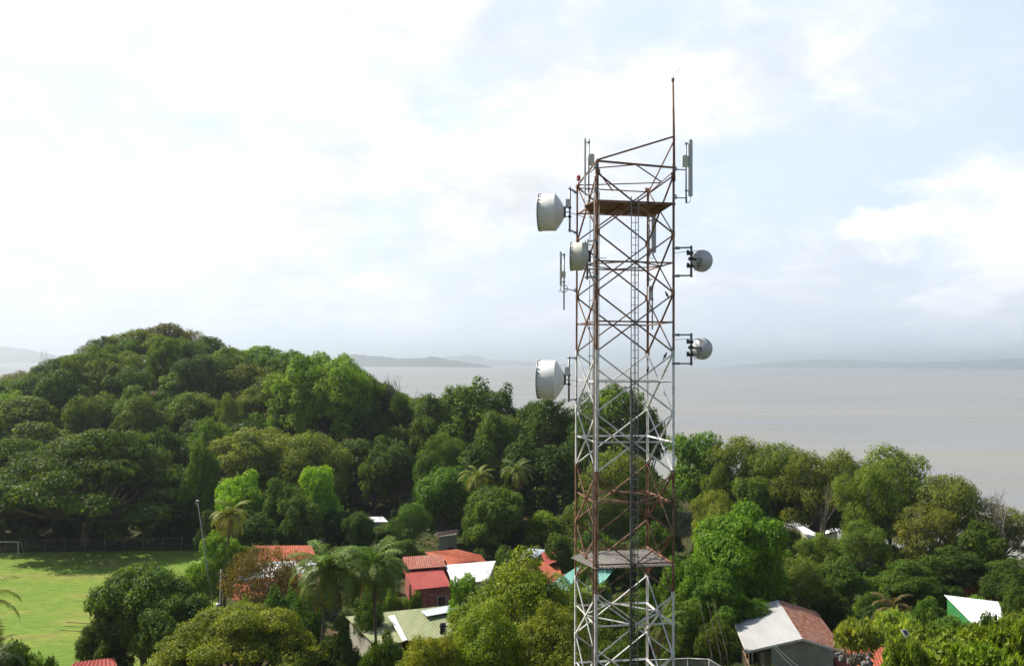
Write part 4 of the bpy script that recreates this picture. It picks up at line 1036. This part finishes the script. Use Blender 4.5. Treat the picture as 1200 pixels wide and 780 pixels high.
# --- far side of the field and the slope behind
UM = 'umbrella_tree'
ptree('umbrella', 104, 505, 240, 157, (.055, .085, .026), 'huge flat topped dark umbrella tree shading the far side of the field', UM)
ptree('umbrella', -4, 516, 190, 163, (.05, .078, .024), 'flat topped umbrella tree at the left edge above the goal', UM)
ptree('mid', 242, 515, 62, 160, (.06, .105, .025), 'upright green tree between the umbrella tree and the leaning mast')
ptree('mid', 216, 548, 56, 163, DG, 'dark tree at the right edge of the umbrella tree')
ptree('big', 325, 503, 140, 176, (.1, .12, .04), 'wide olive mottled tree in the middle left of the picture')
ptree('midloose', 368, 508, 90, 170, (.085, .11, .035), 'olive green tree right of the wide olive mottled tree')
ptree('mid', 283, 553, 84, 148, LIME, 'bright lime green tree behind the coconut palm by the leaning mast')
ptree('mid', 330, 560, 78, 146, DG, 'dark dense mango tree right of the lime green tree')
ptree('mid', 372, 547, 58, 152, LIME, 'small bright lime topped tree right of the dark mango tree')
ptree('mid', 355, 580, 66, 142, DG, 'dark dense mango tree in front of the lime topped tree')
ptree('mid', 300, 600, 80, 138, DK, 'very dark tree behind the orange roofed hall')
ptree('mid', 250, 598, 40, 142, DK, 'very dark narrow tree at the far right corner of the field')
ptree('mid', 415, 515, 72, 184, DG, 'dark tree on the slope above the bare earth bank')
ptree('mid', 462, 512, 86, 181, (.05, .085, .024), 'dark spreading tree above the reddish earth bank')
ptree('mid', 505, 530, 64, 172, DG, 'dark tree right of the reddish earth bank')
ptree('mid', 440, 535, 50, 178, MG, 'mid green tree overhanging the earth bank')
ptree('near', 399, 598, 44, 150, DG, 'dark round mango tree in front of the long white shed, left one')
ptree('near', 422, 600, 40, 147, DG, 'dark round mango tree in front of the long white shed, right one')
ptree('midloose', 482, 590, 56, 150, (.05, .09, .024), 'feathery dark tree left of the small striped shelter')
ptree('near', 520, 549, 76, 158, (.075, .125, .028), 'bright dense mango tree above the small striped shelter')
ptree('near', 583, 572, 80, 146, (.055, .095, .025), 'large dark mango tree right of the small striped shelter')
ptree('near', 552, 602, 32, 150, MG, 'small mango tree between the two large mango trees')
ptree('mid', 640, 600, 56, 146, LG, 'low bright green tree left of the tower foot')
ptree('mid', 655, 625, 40, 130, DG, 'small dark tree at the right of the red stepped roof')
ptree('mid', 610, 610, 56, 150, DK, 'dark tree behind the grey roofed house')
# --- right hand wood
SR = [(818, 508, 92, 168, (.075, .12, .03), 'pale green tree at the right of the tower on the shoreline', 'mid'),
 (868, 512, 92, 165, OL, 'soft olive green shoreline tree, second right of the tower', 'midloose'),
 (915, 520, 96, 160, (.085, .115, .035), 'loose green shoreline tree in the middle of the right hand wood', 'midloose'),
 (955, 530, 90, 152, (.1, .115, .04), 'airy olive tree with pale trunks above the beach house', 'midloose'),
 (995, 528, 84, 150, OL, 'airy olive tree between the beach house tree and the tallest shore tree', 'midloose'),
 (1045, 524, 116, 148, (.085, .115, .035), 'tallest shoreline tree at the right, rounded and olive green', 'midloose'),
 (1018, 545, 84, 144, (.09, .12, .036), 'olive green tree leaning left of the tallest shore tree', 'midloose'),
 (1112, 557, 112, 142, (.10, .115, .045), 'broad olive shoreline tree second from the right edge', 'midloose'),
 (1085, 590, 86, 136, (.1, .11, .045), 'wide dry olive tree in front of the broad shoreline tree', 'midloose'),
 (830, 575, 64, 138, (.1, .125, .045), 'pale olive tree right beside the tower at mid height', 'midloose'),
 (880, 560, 60, 150, (.07, .1, .03), 'green tree behind the brightest tree', 'mid'),
 (845, 545, 60, 155, (.07, .1, .03), 'green tree between the pale olive tree and the shoreline', 'mid'),
 (1150, 612, 60, 130, (.05, .08, .024), 'dark tree at the right under the half bare branches', 'mid'),
 (1120, 640, 90, 126, DG, 'dark green tree just above the brick coloured shed', 'mid'),
 (1180, 655, 60, 122, DG, 'dark green tree at the right edge above the white roofed house', 'mid'),
 (1196, 683, 46, 96, DG, 'dark round tree cut by the right edge beside the white roof', 'near'),
 (1010, 610, 74, 130, (.075, .105, .032), 'drooping olive tree in the middle of the right hand wood', 'midloose'),
 (960, 625, 56, 124, OL, 'pale trunked olive tree right of the brightest tree', 'midloose'),
 (1062, 656, 82, 116, (.05, .085, .022), 'dense dark mango tree left of the white roofed house', 'near'),
 (985, 655, 70, 114, (.05, .085, .024), 'dark shrubby tree behind the pale green shrubs', 'mid'),
 (935, 655, 76, 108, (.06, .085, .03), 'dull green tree right of the brightest tree and above the gabled house', 'midloose'),
 (905, 690, 70, 100, (.05, .075, .025), 'dull dark tree directly behind the gabled house', 'mid'),
 (975, 690, 60, 99, (.045, .07, .022), 'dark low tree behind the orange roof slope', 'mid'),
 (1020, 695, 50, 100, DG, 'small green tree right of the gabled house', 'mid'),
 (1090, 700, 50, 103, MG, 'small bushy tree touching the white sloping roof at left', 'mid'),
 (866, 597, 148, 100, (.078, .132, .022), 'brightest green tree in the picture, right of the tower', 'near'),
 (812, 655, 76, 96, (.074, .122, .025), 'bright green tree lower left of the brightest tree, next to the tower', 'near'),
 (850, 668, 90, 92, (.06, .11, .022), 'leafy green tree left of the gabled house roof', 'near'),
 (800, 705, 66, 84, (.07, .1, .028), 'small green tree behind the right leg of the tower foot', 'mid'),
 (845, 725, 60, 82, (.06, .09, .025), 'dark green tree left of the gabled house porch', 'mid')]
SR += [(962, 556, 90, 160, (.07, .09, .03), 'shaded olive tree behind the airy tree above the beach house', 'mid'),
 (1030, 572, 92, 158, (.07, .095, .03), 'shaded green tree behind the foot of the tallest shore tree', 'mid'),
 (900, 556, 76, 162, (.06, .09, .028), 'shaded tree behind the brightest tree on the shoreline', 'mid'),
 (1178, 596, 74, 143, (.09, .11, .045), 'thin olive tree behind the big leafless tree at the right edge', 'midloose')]
for px, py, w, Y, cl, lab, var in SR: ptree(var, px, py, w, Y, cl, lab)
bare(1180, 566, 112, 134, 'dark leafless branching tree at the right edge against the sea', 2)
bare(960, 560, 60, 148, 'pale bare trunked tree standing above the beach house', 0)
bare(1080, 590, 50, 133, 'grey twiggy leafless tree in front of the broad olive shoreline tree', 1)
# pale slender trunks
for k, (px, lab) in enumerate(((822, 'left'), (832, 'middle'), (840, 'right'))):
    a_ = at(px + 12, 765, 74); b_ = at(px, 715 + k * 2, 76); mb = MB(); z_ = tz(a_.x, 74); L_ = a_.z - z_
    mb.tube([(a_.x + .6, 74, z_ - .2), a_, b_, b_ + Vector((-.2, .2, .9))], [.05, .045, .035, .02], 6)
    o = mb.build('slender_trunk', BARK); tag(o, f'pale slender leaning tree trunk left of the gabled house, {lab} of three', 'tree trunk', 'slender pale trunks left of the gabled house')
    o.location = (a_.x, 74, z_); o.data.transform(Matrix.Translation((-a_.x, -74, -z_)))

# --- near trees along the bottom
ptree('nearcanopy', 278, 714, 222, 74, (.115, .13, .035), 'wide yellow green dome shaped tree at the bottom left', UM)
ptree('near', 172, 662, 130, 92, (.055, .085, .022), 'dark leafy tree in front of the field at lower left')
ptree('near', 205, 690, 110, 88, (.05, .08, .022), 'dark leafy tree behind the yellow green dome tree')
ptree('near', 128, 712, 70, 90, (.055, .085, .022), 'dark leafy tree leftmost in front of the field')
ptree('mid', 258, 622, 62, 118, (.1, .155, .03), 'bright yellow green tree under the coconut palm by the field corner')
ptree('mid', 238, 655, 46, 112, (.1, .16, .028), 'bright green bush like tree left of the utility pole')
ptree('mid', 285, 640, 44, 119, (.06, .09, .028), 'small dark tree between the field corner palm and the hall')
ptree('dry', 316, 640, 104, 104, (.082, .066, .034), 'brown leaved twiggy tree in front of the orange roofed hall', 'brown_leaved_tree')
ptree('dry', 350, 648, 76, 106, (.09, .075, .04), 'thin brown green tree at the right end of the orange roofed hall', 'brown_leaved_tree')
ptree('shrub', 330, 690, 62, 96, (.045, .09, .03), 'rounded blue green bush in front of the orange roofed hall', 'shrub', cat='bush')
ptree('shrub', 285, 698, 46, 94, LG, 'bright green bush right of the utility pole', 'shrub', cat='bush')
ptree('shrub', 365, 695, 46, 95, DG, 'dark bush left of the two big coconut palms', 'shrub', cat='bush')
ptree('nearloose', 604, 648, 150, 68, (.095, .125, .03), 'tall airy yellow green tree in the bottom centre', 'broadleaf_tree')
ptree('nearloose', 566, 702, 100, 62, (.1, .135, .03), 'yellow green tree overlapping the tall airy one at its lower left')
ptree('nearloose', 655, 706, 104, 62, (.1, .12, .032), 'yellow green tree against the left foot of the tower')
ptree('mid', 548, 674, 50, 98, LG, 'small bright green tree in front of the white metal roof')
ptree('mid', 690, 665, 50, 104, (.06, .1, .027), 'green tree hiding part of the teal roof')
ptree('nearloose', 500, 742, 74, 60, (.13, .135, .03), 'yellow leaved croton bush at the bottom in front of the utility pole', 'shrub', cat='bush')
ptree('mid', 455, 742, 60, 74, (.05, .09, .022), 'dark green bushy tree beneath the right coconut palm')
ptree('mid', 400, 738, 70, 76, DK, 'dark bushy tree beneath the left coconut palm')
ptree('shrub', 430, 700, 44, 98, DG, 'dark bush between the two big coconut palms', 'shrub', cat='bush')
ptree('shrub', 487, 694, 30, 107, DG, 'dark bush against the wall below the lower red roof', 'shrub', cat='bush')
ptree('shrub', 470, 702, 34, 104, (.07, .1, .03), 'bush with banana like leaves at the left wall of the red house', 'shrub', cat='bush')
ptree('near', 452, 613, 34, 153, DG, 'small dark tree at the right end of the long white shed')
ptree('shrub', 458, 692, 30, 104, MG, 'green bush beside the red roofed house wall', 'shrub', cat='bush')
ptree('mid', 440, 655, 60, 122, DG, 'dark tree behind the right coconut palm')
ptree('mid', 470, 632, 56, 138, DG, 'dark tree left of the small striped shelter and above the red roof')
ptree('mid', 395, 640, 50, 130, (.06, .09, .025), 'dull green tree behind the left coconut palm')
ptree('mid', 720, 700, 74, 86, (.05, .085, .024), 'dark green tree behind the tower foot, left part')
ptree('mid', 765, 690, 60, 90, (.045, .075, .022), 'dark green tree behind the tower foot, centre right')
ptree('mid', 740, 740, 80, 76, (.05, .08, .024), 'low green tree at the very bottom behind the tower')
ptree('mid', 700, 620, 60, 124, (.06, .1, .025), 'green tree directly behind the corrugated platform, left half')
ptree('mid', 760, 612, 70, 122, (.055, .095, .025), 'green tree directly behind the corrugated platform, right half')
# foreground right: pale rosette shrubs
RS_ = 'rosette_shrub'; RG = 'pale leaved shrubs at the lower right'
for px, py, w, Y, cl, lab in ((1005, 727, 66, 54, (.16, .19, .1), 'pale leaved shrub nearest the gabled house'),
        (1045, 716, 76, 56, (.17, .2, .11), 'tallest pale leaved shrub, directly below the solar lamp'),
        (1085, 734, 80, 53, (.14, .18, .07), 'pale leaved shrub just right of the solar lamp'),
        (1060, 748, 50, 47, (.15, .19, .08), 'small pale leaved shrub hiding the pole of the solar lamp'),
        (1120, 737, 86, 54, (.12, .16, .04), 'yellow green shrub below the white sloping roof'),
        (1160, 733, 86, 53, (.12, .16, .04), 'yellow green shrub second from the right bottom corner'),
        (1195, 727, 80, 52, (.12, .16, .04), 'yellow green shrub in the bottom right corner'),
        (1100, 757, 90, 47, (.12, .16, .04), 'yellow green shrub at the bottom edge, centre of the shrub bank'),
        (1150, 757, 90, 46, (.12, .16, .04), 'yellow green shrub at the bottom edge near the right corner')):
    ptree('rosette', px, py, w, Y, cl, lab, RS_, RG, 'shrub')
ptree('shrub', 1072, 708, 38, 66, DG, 'small dark shrub behind the solar lamp', 'shrub', cat='bush')
ptree('shrub', 1160, 718, 46, 66, DG, 'dark shrub overlapping the lower edge of the white sloping roof', 'shrub', cat='bush')
ptree('shrub', 880, 706, 44, 92, (.1, .12, .03), 'leafy yellow green sprig overhanging the grey roof slope', 'shrub', cat='bush', hmax=7)
ptree('shrub', 905, 775, 36, 60, LG, 'light green bush before the gabled house wall', 'shrub', cat='bush', hmax=3)
ptree('shrub', 20, 750, 60, 56, DG, 'dark bush in the bottom left corner', 'shrub', cat='bush')
ptree('shrub', 55, 768, 50, 56, DG, 'dark bush at the bottom edge right of the left palm', 'shrub', cat='bush')

# --- palms
palm(385, 668, 80, 4.6, (.125, .165, .04), 'big coconut palm at lower centre left, the left one of the pair', 30, lean=.8)
palm(437, 664, 84, 4.4, (.12, .165, .04), 'big coconut palm at lower centre left, the right one of the pair', 30, lean=-.5)
palm(270, 604, 116, 3.7, (.2, .19, .045), 'yellowish coconut palm beside the leaning mast at the field corner', 18)
palm(560, 560, 152, 4.2, (.2, .2, .045), 'yellowish coconut palm standing above the bright mango tree', 20)
palm(606, 552, 154, 4.0, (.13, .15, .045), 'greener hillside coconut palm left of the tower', 20)
palm(-34, 712, 44, 2.9, (.2, .19, .04), 'yellowing palm reaching in from the left edge', 16, nuts=False)
palm(-6, 768, 47, 2.1, (.06, .08, .03), 'dark short palm in the bottom left corner', 14, nuts=False, dead=1, cat='palm tree', name='short_palm')
palm(672, 706, 72, 3.4, (.14, .18, .03), 'yellow green palm fronds between the airy tree and the tower foot', 14, nuts=False, dead=1, name='short_palm')
palm(1045, 712, 92, 2.9, (.14, .09, .05), 'wilted brown palm right of the gabled house', 14, nuts=False, dead=6, name='wilted_palm')
palm(775, 735, 72, 2.6, (.11, .13, .035), 'low palm behind the right leg at the tower foot', 12, nuts=False, name='short_palm')

# --- hill forest filled by rows
PAL = [('dark green', DG), ('dark green', (.04, .072, .02)), ('mid green', MG), ('mid green', (.065, .105, .03)), ('olive', OL), ('olive', (.07, .092, .03)), ('light green', LG), ('deep green', DK)]
ORD = ['first', 'second', 'third', 'fourth', 'fifth', 'sixth', 'seventh', 'eighth', 'ninth', 'tenth', 'eleventh', 'twelfth', 'thirteenth', 'fourteenth', 'fifteenth', 'sixteenth', 'seventeenth', 'eighteenth', 'nineteenth', 'twentieth', 'twenty-first', 'twenty-second', 'twenty-third', 'twenty-fourth', 'twenty-fifth', 'twenty-sixth', 'twenty-seventh', 'twenty-eighth', 'twenty-ninth', 'thirtieth']
TENS = {3: ('thirty', 'thirtieth'), 4: ('forty', 'fortieth'), 5: ('fifty', 'fiftieth'), 6: ('sixty', 'sixtieth'), 7: ('seventy', 'seventieth'), 8: ('eighty', 'eightieth'), 9: ('ninety', 'ninetieth')}
def ordw(i):
    if i <= 30: return ORD[i - 1]
    return TENS[i // 10][1] if i % 10 == 0 else TENS[i // 10][0] + '-' + ORD[i % 10 - 1]
def proj(x, y, z):
    v = CM.inverted() @ Vector((x, y, z)); return 600 + v.x / -v.z * F, 390 - v.y / -v.z * F
rows = [(181, 'lowest'), (193, 'second lowest'), (206, 'third lowest'), (219, 'fourth lowest'), (232, 'fifth lowest'), (246, 'sixth lowest'), (260, 'second highest'), (274, 'highest')]
BIG = [t for t in TREES]
for y, rown in rows:
    rowt = []; x = -.6 * y
    while x < (.09 * y if y < 215 else -.02 * y):
        yy = y + rng.uniform(-4.5, 4.5); r_ = float(np.clip(rng.lognormal(1.72, .28), 3.2, 9.5))
        ok = all((x - a) ** 2 + (yy - b) ** 2 > (r_ * .45 + c * .5) ** 2 for a, b, c in BIG)
        if ok and yy < coast(x) - 12: rowt.append((x, yy, r_))
        x += r_ * 1.5
    rowt.sort(key=lambda q: proj(q[0], q[1], 20)[0])
    i = -1
    for x, yy, r_ in rowt:
        cn, cl = PAL[int(rng.integers(len(PAL)))]
        h = rng.uniform(11, 18)
        # keep the skyline of the photograph: limit tops
        pxx, _ = proj(x, yy, 20)
        lim = np.interp(pxx, [-20, 40, 100, 190, 240, 300, 340, 400, 440, 480, 520, 560, 600, 650, 760], [448, 432, 404, 386, 398, 410, 416, 424, 446, 462, 462, 450, 462, 482, 470]) + 4
        ztop = at(pxx, lim, yy).z - tz(x, yy)
        h = min(h, ztop)
        if h < 4: continue
        i += 1
        u_ = rng.uniform(); put_tree('column' if (u_ < .12 and r_ < 6) else 'farfine' if u_ < .32 else 'umbrella' if (u_ < .46 and r_ > 5.5) else 'midloose' if u_ < .62 else 'far', x, yy, r_, h, cl, f'{cn} tree on the wooded hill, {ORD[i]} from the left in the {rown} row', 'trees in rows on the wooded hill')

# shrubs filling between houses and under the wood
FILL = [(x, y) for x, y in []]
def blocked(x, y, r_):
    return any(a - r_ * .7 < x < b + r_ * .7 and c - r_ < y < d + r_ * .6 for a, b, c, d in HOUSES)
nfill = 0
regions = [((-44, 22), (86, 150), 70, 'village'), ((14, 92), (86, 150), 95, 'right'), ((-110, -20), (158, 176), 30, 'slope')]
for (xa, xb), (ya, yb), n_, nm in regions:
    got = []
    tries = 0
    while len(got) < n_ and tries < 3000:
        tries += 1; x = rng.uniform(xa, xb); y = rng.uniform(ya, yb); r_ = rng.uniform(1.6, 3.2)
        if x < -22 - (y - 86) * .48 and y < 156: continue
        if blocked(x, y, r_) or any((x - a) ** 2 + (y - b) ** 2 < (r_ * .75 + c) ** 2 for a, b, c in got): continue
        if y > coast(x) - 14: continue
        pxx, pyy = proj(x, y, tz(x, y) + 2)
        if pxx < -20 or pxx > 1220 or pyy > 790: continue
        # leave the clearing before the roofs open
        if nm == 'village' and 455 < pxx < 585 and 655 < pyy < 755: continue
        if 360 < pxx < 465 and 138 < y < 178: continue
        if 505 < pxx < 545 and 138 < y < 149: continue
        if pxx > 1160 and y > 128: continue
        got.append((x, y, r_))
    got.sort(key=lambda q: proj(q[0], q[1], 2)[0])
    cnt = {}
    for x, y, r_ in got:
        cn, cl = PAL[int(rng.integers(len(PAL)))]
        pxx, pyy = proj(x, y, tz(x, y) + 2)
        band = 'far' if y > 128 else 'middle' if y > 106 else 'near'
        i = cnt[band] = cnt.get(band, 0) + 1
        side = {'village': 'among the village roofs', 'right': 'under the right hand wood', 'slope': 'along the field fence slope'}[nm]
        put_tree('shrub', x, y, r_, r_ * rng.uniform(1.1, 1.6), cl, f'{cn} bush {side}, {ordw(i)} from the left in the {band} strip', 'bushes ' + side, 'shrub', 'bush')

# undergrowth carpet on the slopes (nobody could count it)
n_ = 60000
x = rng.uniform(-190, 100, n_); y = rng.uniform(84, 300, n_)
c_ = coast(x); k = (y < c_ - 14) & ~((x < -24 - (y - 86) * .46) & (y < 157)) & (np.abs(x) < y * .64)
for a_, b_, c0, d0 in HOUSES: k &= ~((x > a_) & (x < b_) & (y > c0) & (y < d0))
x = x[k]; y = y[k]; dens = np.sin(x * .21 + 1.3) * np.cos(y * .17) + rng.normal(0, .5, len(x)); q = dens > -.35; x = x[q]; y = y[q]
z = terrain(x, y) + rng.uniform(.05, .9, len(x))
P = np.stack([x, y, z], 1); nn = unit(rng.normal(0, .6, P.shape) + np.array([0, 0, 1.]))
o = bpy.data.objects.new('undergrowth', leaves_mesh('undergrowth', P, nn, rng.uniform(.5, 1.1, len(P)), .5, rng.uniform(0, .8, len(P)))); COL.objects.link(o)
o.color = (.06, .1, .022, 1); tag(o, 'low green undergrowth covering the slopes beneath the trees', 'undergrowth', kind='stuff')
# pale flecks: fallen leaves and painted light through the canopy, on shaded grass
n_ = 900
x = rng.uniform(-100, -56, n_); y = rng.normal(145, 3.2, n_); k = y < 152; x = x[k]; y = y[k]
P = np.stack([x, y, np.full(len(x), .09)], 1); nn = unit(rng.normal(0, .3, P.shape) + np.array([0, 0, 1.]))
o = bpy.data.objects.new('fallen_leaves', leaves_mesh('fallen_leaves', P, nn, rng.uniform(.1, .28, len(P)), .12, rng.uniform(.5, 1, len(P)))); COL.objects.link(o)
o.color = (.3, .32, .22, 1); tag(o, 'pale fallen leaves and painted light flecks scattered on the shaded grass by the fence', 'fallen leaves', kind='stuff')

# ------------------------------------------------------------------ air
m = bpy.data.materials.new('haze_air'); m.use_nodes = True; nt = m.node_tree
for n_ in list(nt.nodes):
    if n_.type != 'OUTPUT_MATERIAL': nt.nodes.remove(n_)
pv = N(nt, 'ShaderNodeVolumePrincipled'); pv.inputs['Color'].default_value = (.8, .91, 1.0, 1); pv.inputs['Density'].default_value = 1.15e-4; pv.inputs['Anisotropy'].default_value = .4
nt.links.new(pv.outputs[0], nt.nodes['Material Output'].inputs['Volume'])
S = MB(); S.box((0, 0, (SEA - 35 + 300) / 2), (60000, 60000, 300 - (SEA - 35)))
tag(S.build('haze', m), kind='stuff')

# ------------------------------------------------------------------ light
SAZ, SEL = -64.0, 47.0
sd = Vector((math.sin(R(SAZ)) * math.cos(R(SEL)), math.cos(R(SAZ)) * math.cos(R(SEL)), math.sin(R(SEL))))
L_ = bpy.data.lights.new('sun', 'SUN'); L_.energy = 5.0; L_.angle = R(.53); L_.color = (1, .93, .8)
so = bpy.data.objects.new('sun', L_); COL.objects.link(so); so.rotation_euler = sd.to_track_quat('Z', 'Y').to_euler(); so.location = (0, 0, 120)

w = bpy.data.worlds.new('World'); sc.world = w; w.use_nodes = True; nt = w.node_tree
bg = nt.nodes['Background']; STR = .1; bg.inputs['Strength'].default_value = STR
sky = N(nt, 'ShaderNodeTexSky', sky_type='NISHITA'); sky.sun_disc = False; sky.sun_elevation = R(SEL); sky.sun_rotation = R(SAZ); sky.air_density = 1.2; sky.dust_density = 2.0; sky.ozone_density = 1.2
tc = N(nt, 'ShaderNodeTexCoord')
sep = N(nt, 'ShaderNodeSeparateXYZ'); nt.links.new(tc.outputs['Generated'], sep.inputs[0])
def M(op, a, b=None, c=None):
    n = N(nt, 'ShaderNodeMath', operation=op)
    for i, v in enumerate((a, b, c)):
        if v is None: continue
        if isinstance(v, (int, float)): n.inputs[i].default_value = v
        else: nt.links.new(v, n.inputs[i])
    return n.outputs[0]
zz = M('MAXIMUM', sep.outputs[2], 0.0); den = M('ADD', zz, .34)
cx = M('DIVIDE', sep.outputs[0], den); cy = M('DIVIDE', sep.outputs[1], den)
cmb = N(nt, 'ShaderNodeCombineXYZ'); nt.links.new(cx, cmb.inputs[0]); nt.links.new(cy, cmb.inputs[1]); cmb.inputs[2].default_value = 3.7
def wn(scale, det, ro, dist=0):
    n = N(nt, 'ShaderNodeTexNoise'); n.inputs['Scale'].default_value = scale; n.inputs['Detail'].default_value = det; n.inputs['Roughness'].default_value = ro; n.inputs['Distortion'].default_value = dist
    nt.links.new(cmb.outputs[0], n.inputs['Vector']); return n.outputs[0]
nb = wn(1.9, 8, .56, .4); ns = wn(5.5, 7, .6, .3)
dt = N(nt, 'ShaderNodeVectorMath', operation='DOT_PRODUCT'); dt.inputs[1].default_value = sd; nt.links.new(tc.outputs['Generated'], dt.inputs[0])
dots = dt.outputs['Value']
# cloud cover: fuller towards the sun
cov = M('ADD', M('MULTIPLY', nb, .7), M('MULTIPLY', ns, .3))
cov = M('ADD', cov, M('MULTIPLY', dots, .22))
mask = N(nt, 'ShaderNodeMapRange', interpolation_type='SMOOTHSTEP'); nt.links.new(cov, mask.inputs[0]); mask.inputs[1].default_value = .46; mask.inputs[2].default_value = .68; mask.inputs[3].default_value = .12; mask.inputs[4].default_value = 1.0
# brightness of cloud
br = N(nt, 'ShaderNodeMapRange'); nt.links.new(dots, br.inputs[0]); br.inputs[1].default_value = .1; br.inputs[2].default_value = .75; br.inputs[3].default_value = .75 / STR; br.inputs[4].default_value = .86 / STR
det = M('MULTIPLY_ADD', ns, .75, .60)
fy = N(nt, 'ShaderNodeMapRange', interpolation_type='SMOOTHSTEP'); nt.links.new(sep.outputs[1], fy.inputs[0]); fy.inputs[1].default_value = .2; fy.inputs[2].default_value = .82; fy.inputs[3].default_value = .3; fy.inputs[4].default_value = 1  # unseen clouds beside and behind the camera dimmed to set the fill light
brv = M('MULTIPLY', br.outputs[0], fy.outputs[0])
brt = M('MULTIPLY', brv, det)
cc = N(nt, 'ShaderNodeVectorMath', operation='SCALE'); cc.inputs[0].default_value = (.955, .97, 1.0); nt.links.new(brt, cc.inputs['Scale'])
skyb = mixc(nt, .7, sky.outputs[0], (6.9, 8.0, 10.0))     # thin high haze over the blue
# sky kept darker outside the view direction to deepen shadows
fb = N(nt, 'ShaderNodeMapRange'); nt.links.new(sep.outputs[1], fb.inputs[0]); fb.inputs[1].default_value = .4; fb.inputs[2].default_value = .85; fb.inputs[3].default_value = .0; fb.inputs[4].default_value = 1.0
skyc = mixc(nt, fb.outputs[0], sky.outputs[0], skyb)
col = mixc(nt, mask.outputs[0], skyc, cc.outputs[0])
# cumulus heads low in the sky on the right
for (ccx, ccy, inner, outer, amp) in ((1150, 268, 1.2, 5.0, .95), (1195, 290, .8, 4.0, .9), (1046, 276, .6, 2.8, .8), (1130, 380, .6, 3.0, .5), (470, 362, .8, 4.5, .5)):
    dd = ray(ccx, ccy).normalized()
    n = N(nt, 'ShaderNodeVectorMath', operation='DOT_PRODUCT'); n.inputs[1].default_value = dd; nt.links.new(tc.outputs['Generated'], n.inputs[0])
    wob = M('MULTIPLY_ADD', ns, .0055, -.00275)
    mr_ = N(nt, 'ShaderNodeMapRange', interpolation_type='SMOOTHSTEP'); nt.links.new(M('ADD', n.outputs['Value'], wob), mr_.inputs[0]); mr_.inputs[1].default_value = math.cos(R(outer)); mr_.inputs[2].default_value = math.cos(R(inner)); mr_.inputs[3].default_value = 0; mr_.inputs[4].default_value = amp
    col = mixc(nt, M('MULTIPLY', mr_.outputs[0], M('MULTIPLY_ADD', ns, 1.6, -.1)), col, (9.4, 9.3, 9.4))
# clearer blue overhead, shaped out of view to cut ambient light
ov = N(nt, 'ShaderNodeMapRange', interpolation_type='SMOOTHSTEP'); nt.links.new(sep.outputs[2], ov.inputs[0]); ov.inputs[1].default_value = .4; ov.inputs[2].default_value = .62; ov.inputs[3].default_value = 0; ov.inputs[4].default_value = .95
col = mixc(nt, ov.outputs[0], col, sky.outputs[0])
# pale band at the horizon
hz = N(nt, 'ShaderNodeMapRange', interpolation_type='SMOOTHSTEP'); nt.links.new(sep.outputs[2], hz.inputs[0]); hz.inputs[1].default_value = -.01; hz.inputs[2].default_value = .14; hz.inputs[3].default_value = .75; hz.inputs[4].default_value = 0
hv = N(nt, 'ShaderNodeVectorMath', operation='SCALE'); hv.inputs[0].default_value = (.84, .94, 1.10); nt.links.new(brv, hv.inputs['Scale'])
col = mixc(nt, hz.outputs[0], col, hv.outputs[0])
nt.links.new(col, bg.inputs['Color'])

sc.view_settings.view_transform = 'Standard'; sc.view_settings.look = 'None'; sc.view_settings.exposure = .45; sc.view_settings.gamma = 1
try: sc.view_settings.use_curve_mapping = False
except Exception: pass
cy_ = sc.cycles if hasattr(sc, 'cycles') else None
sc.render.engine = 'CYCLES'
cy_ = sc.cycles
cy_.max_bounces = 6; cy_.diffuse_bounces = 3; cy_.glossy_bounces = 2; cy_.transmission_bounces = 3; cy_.volume_bounces = 0
cy_.use_denoising = True; cy_.use_adaptive_sampling = True; cy_.adaptive_threshold = .02
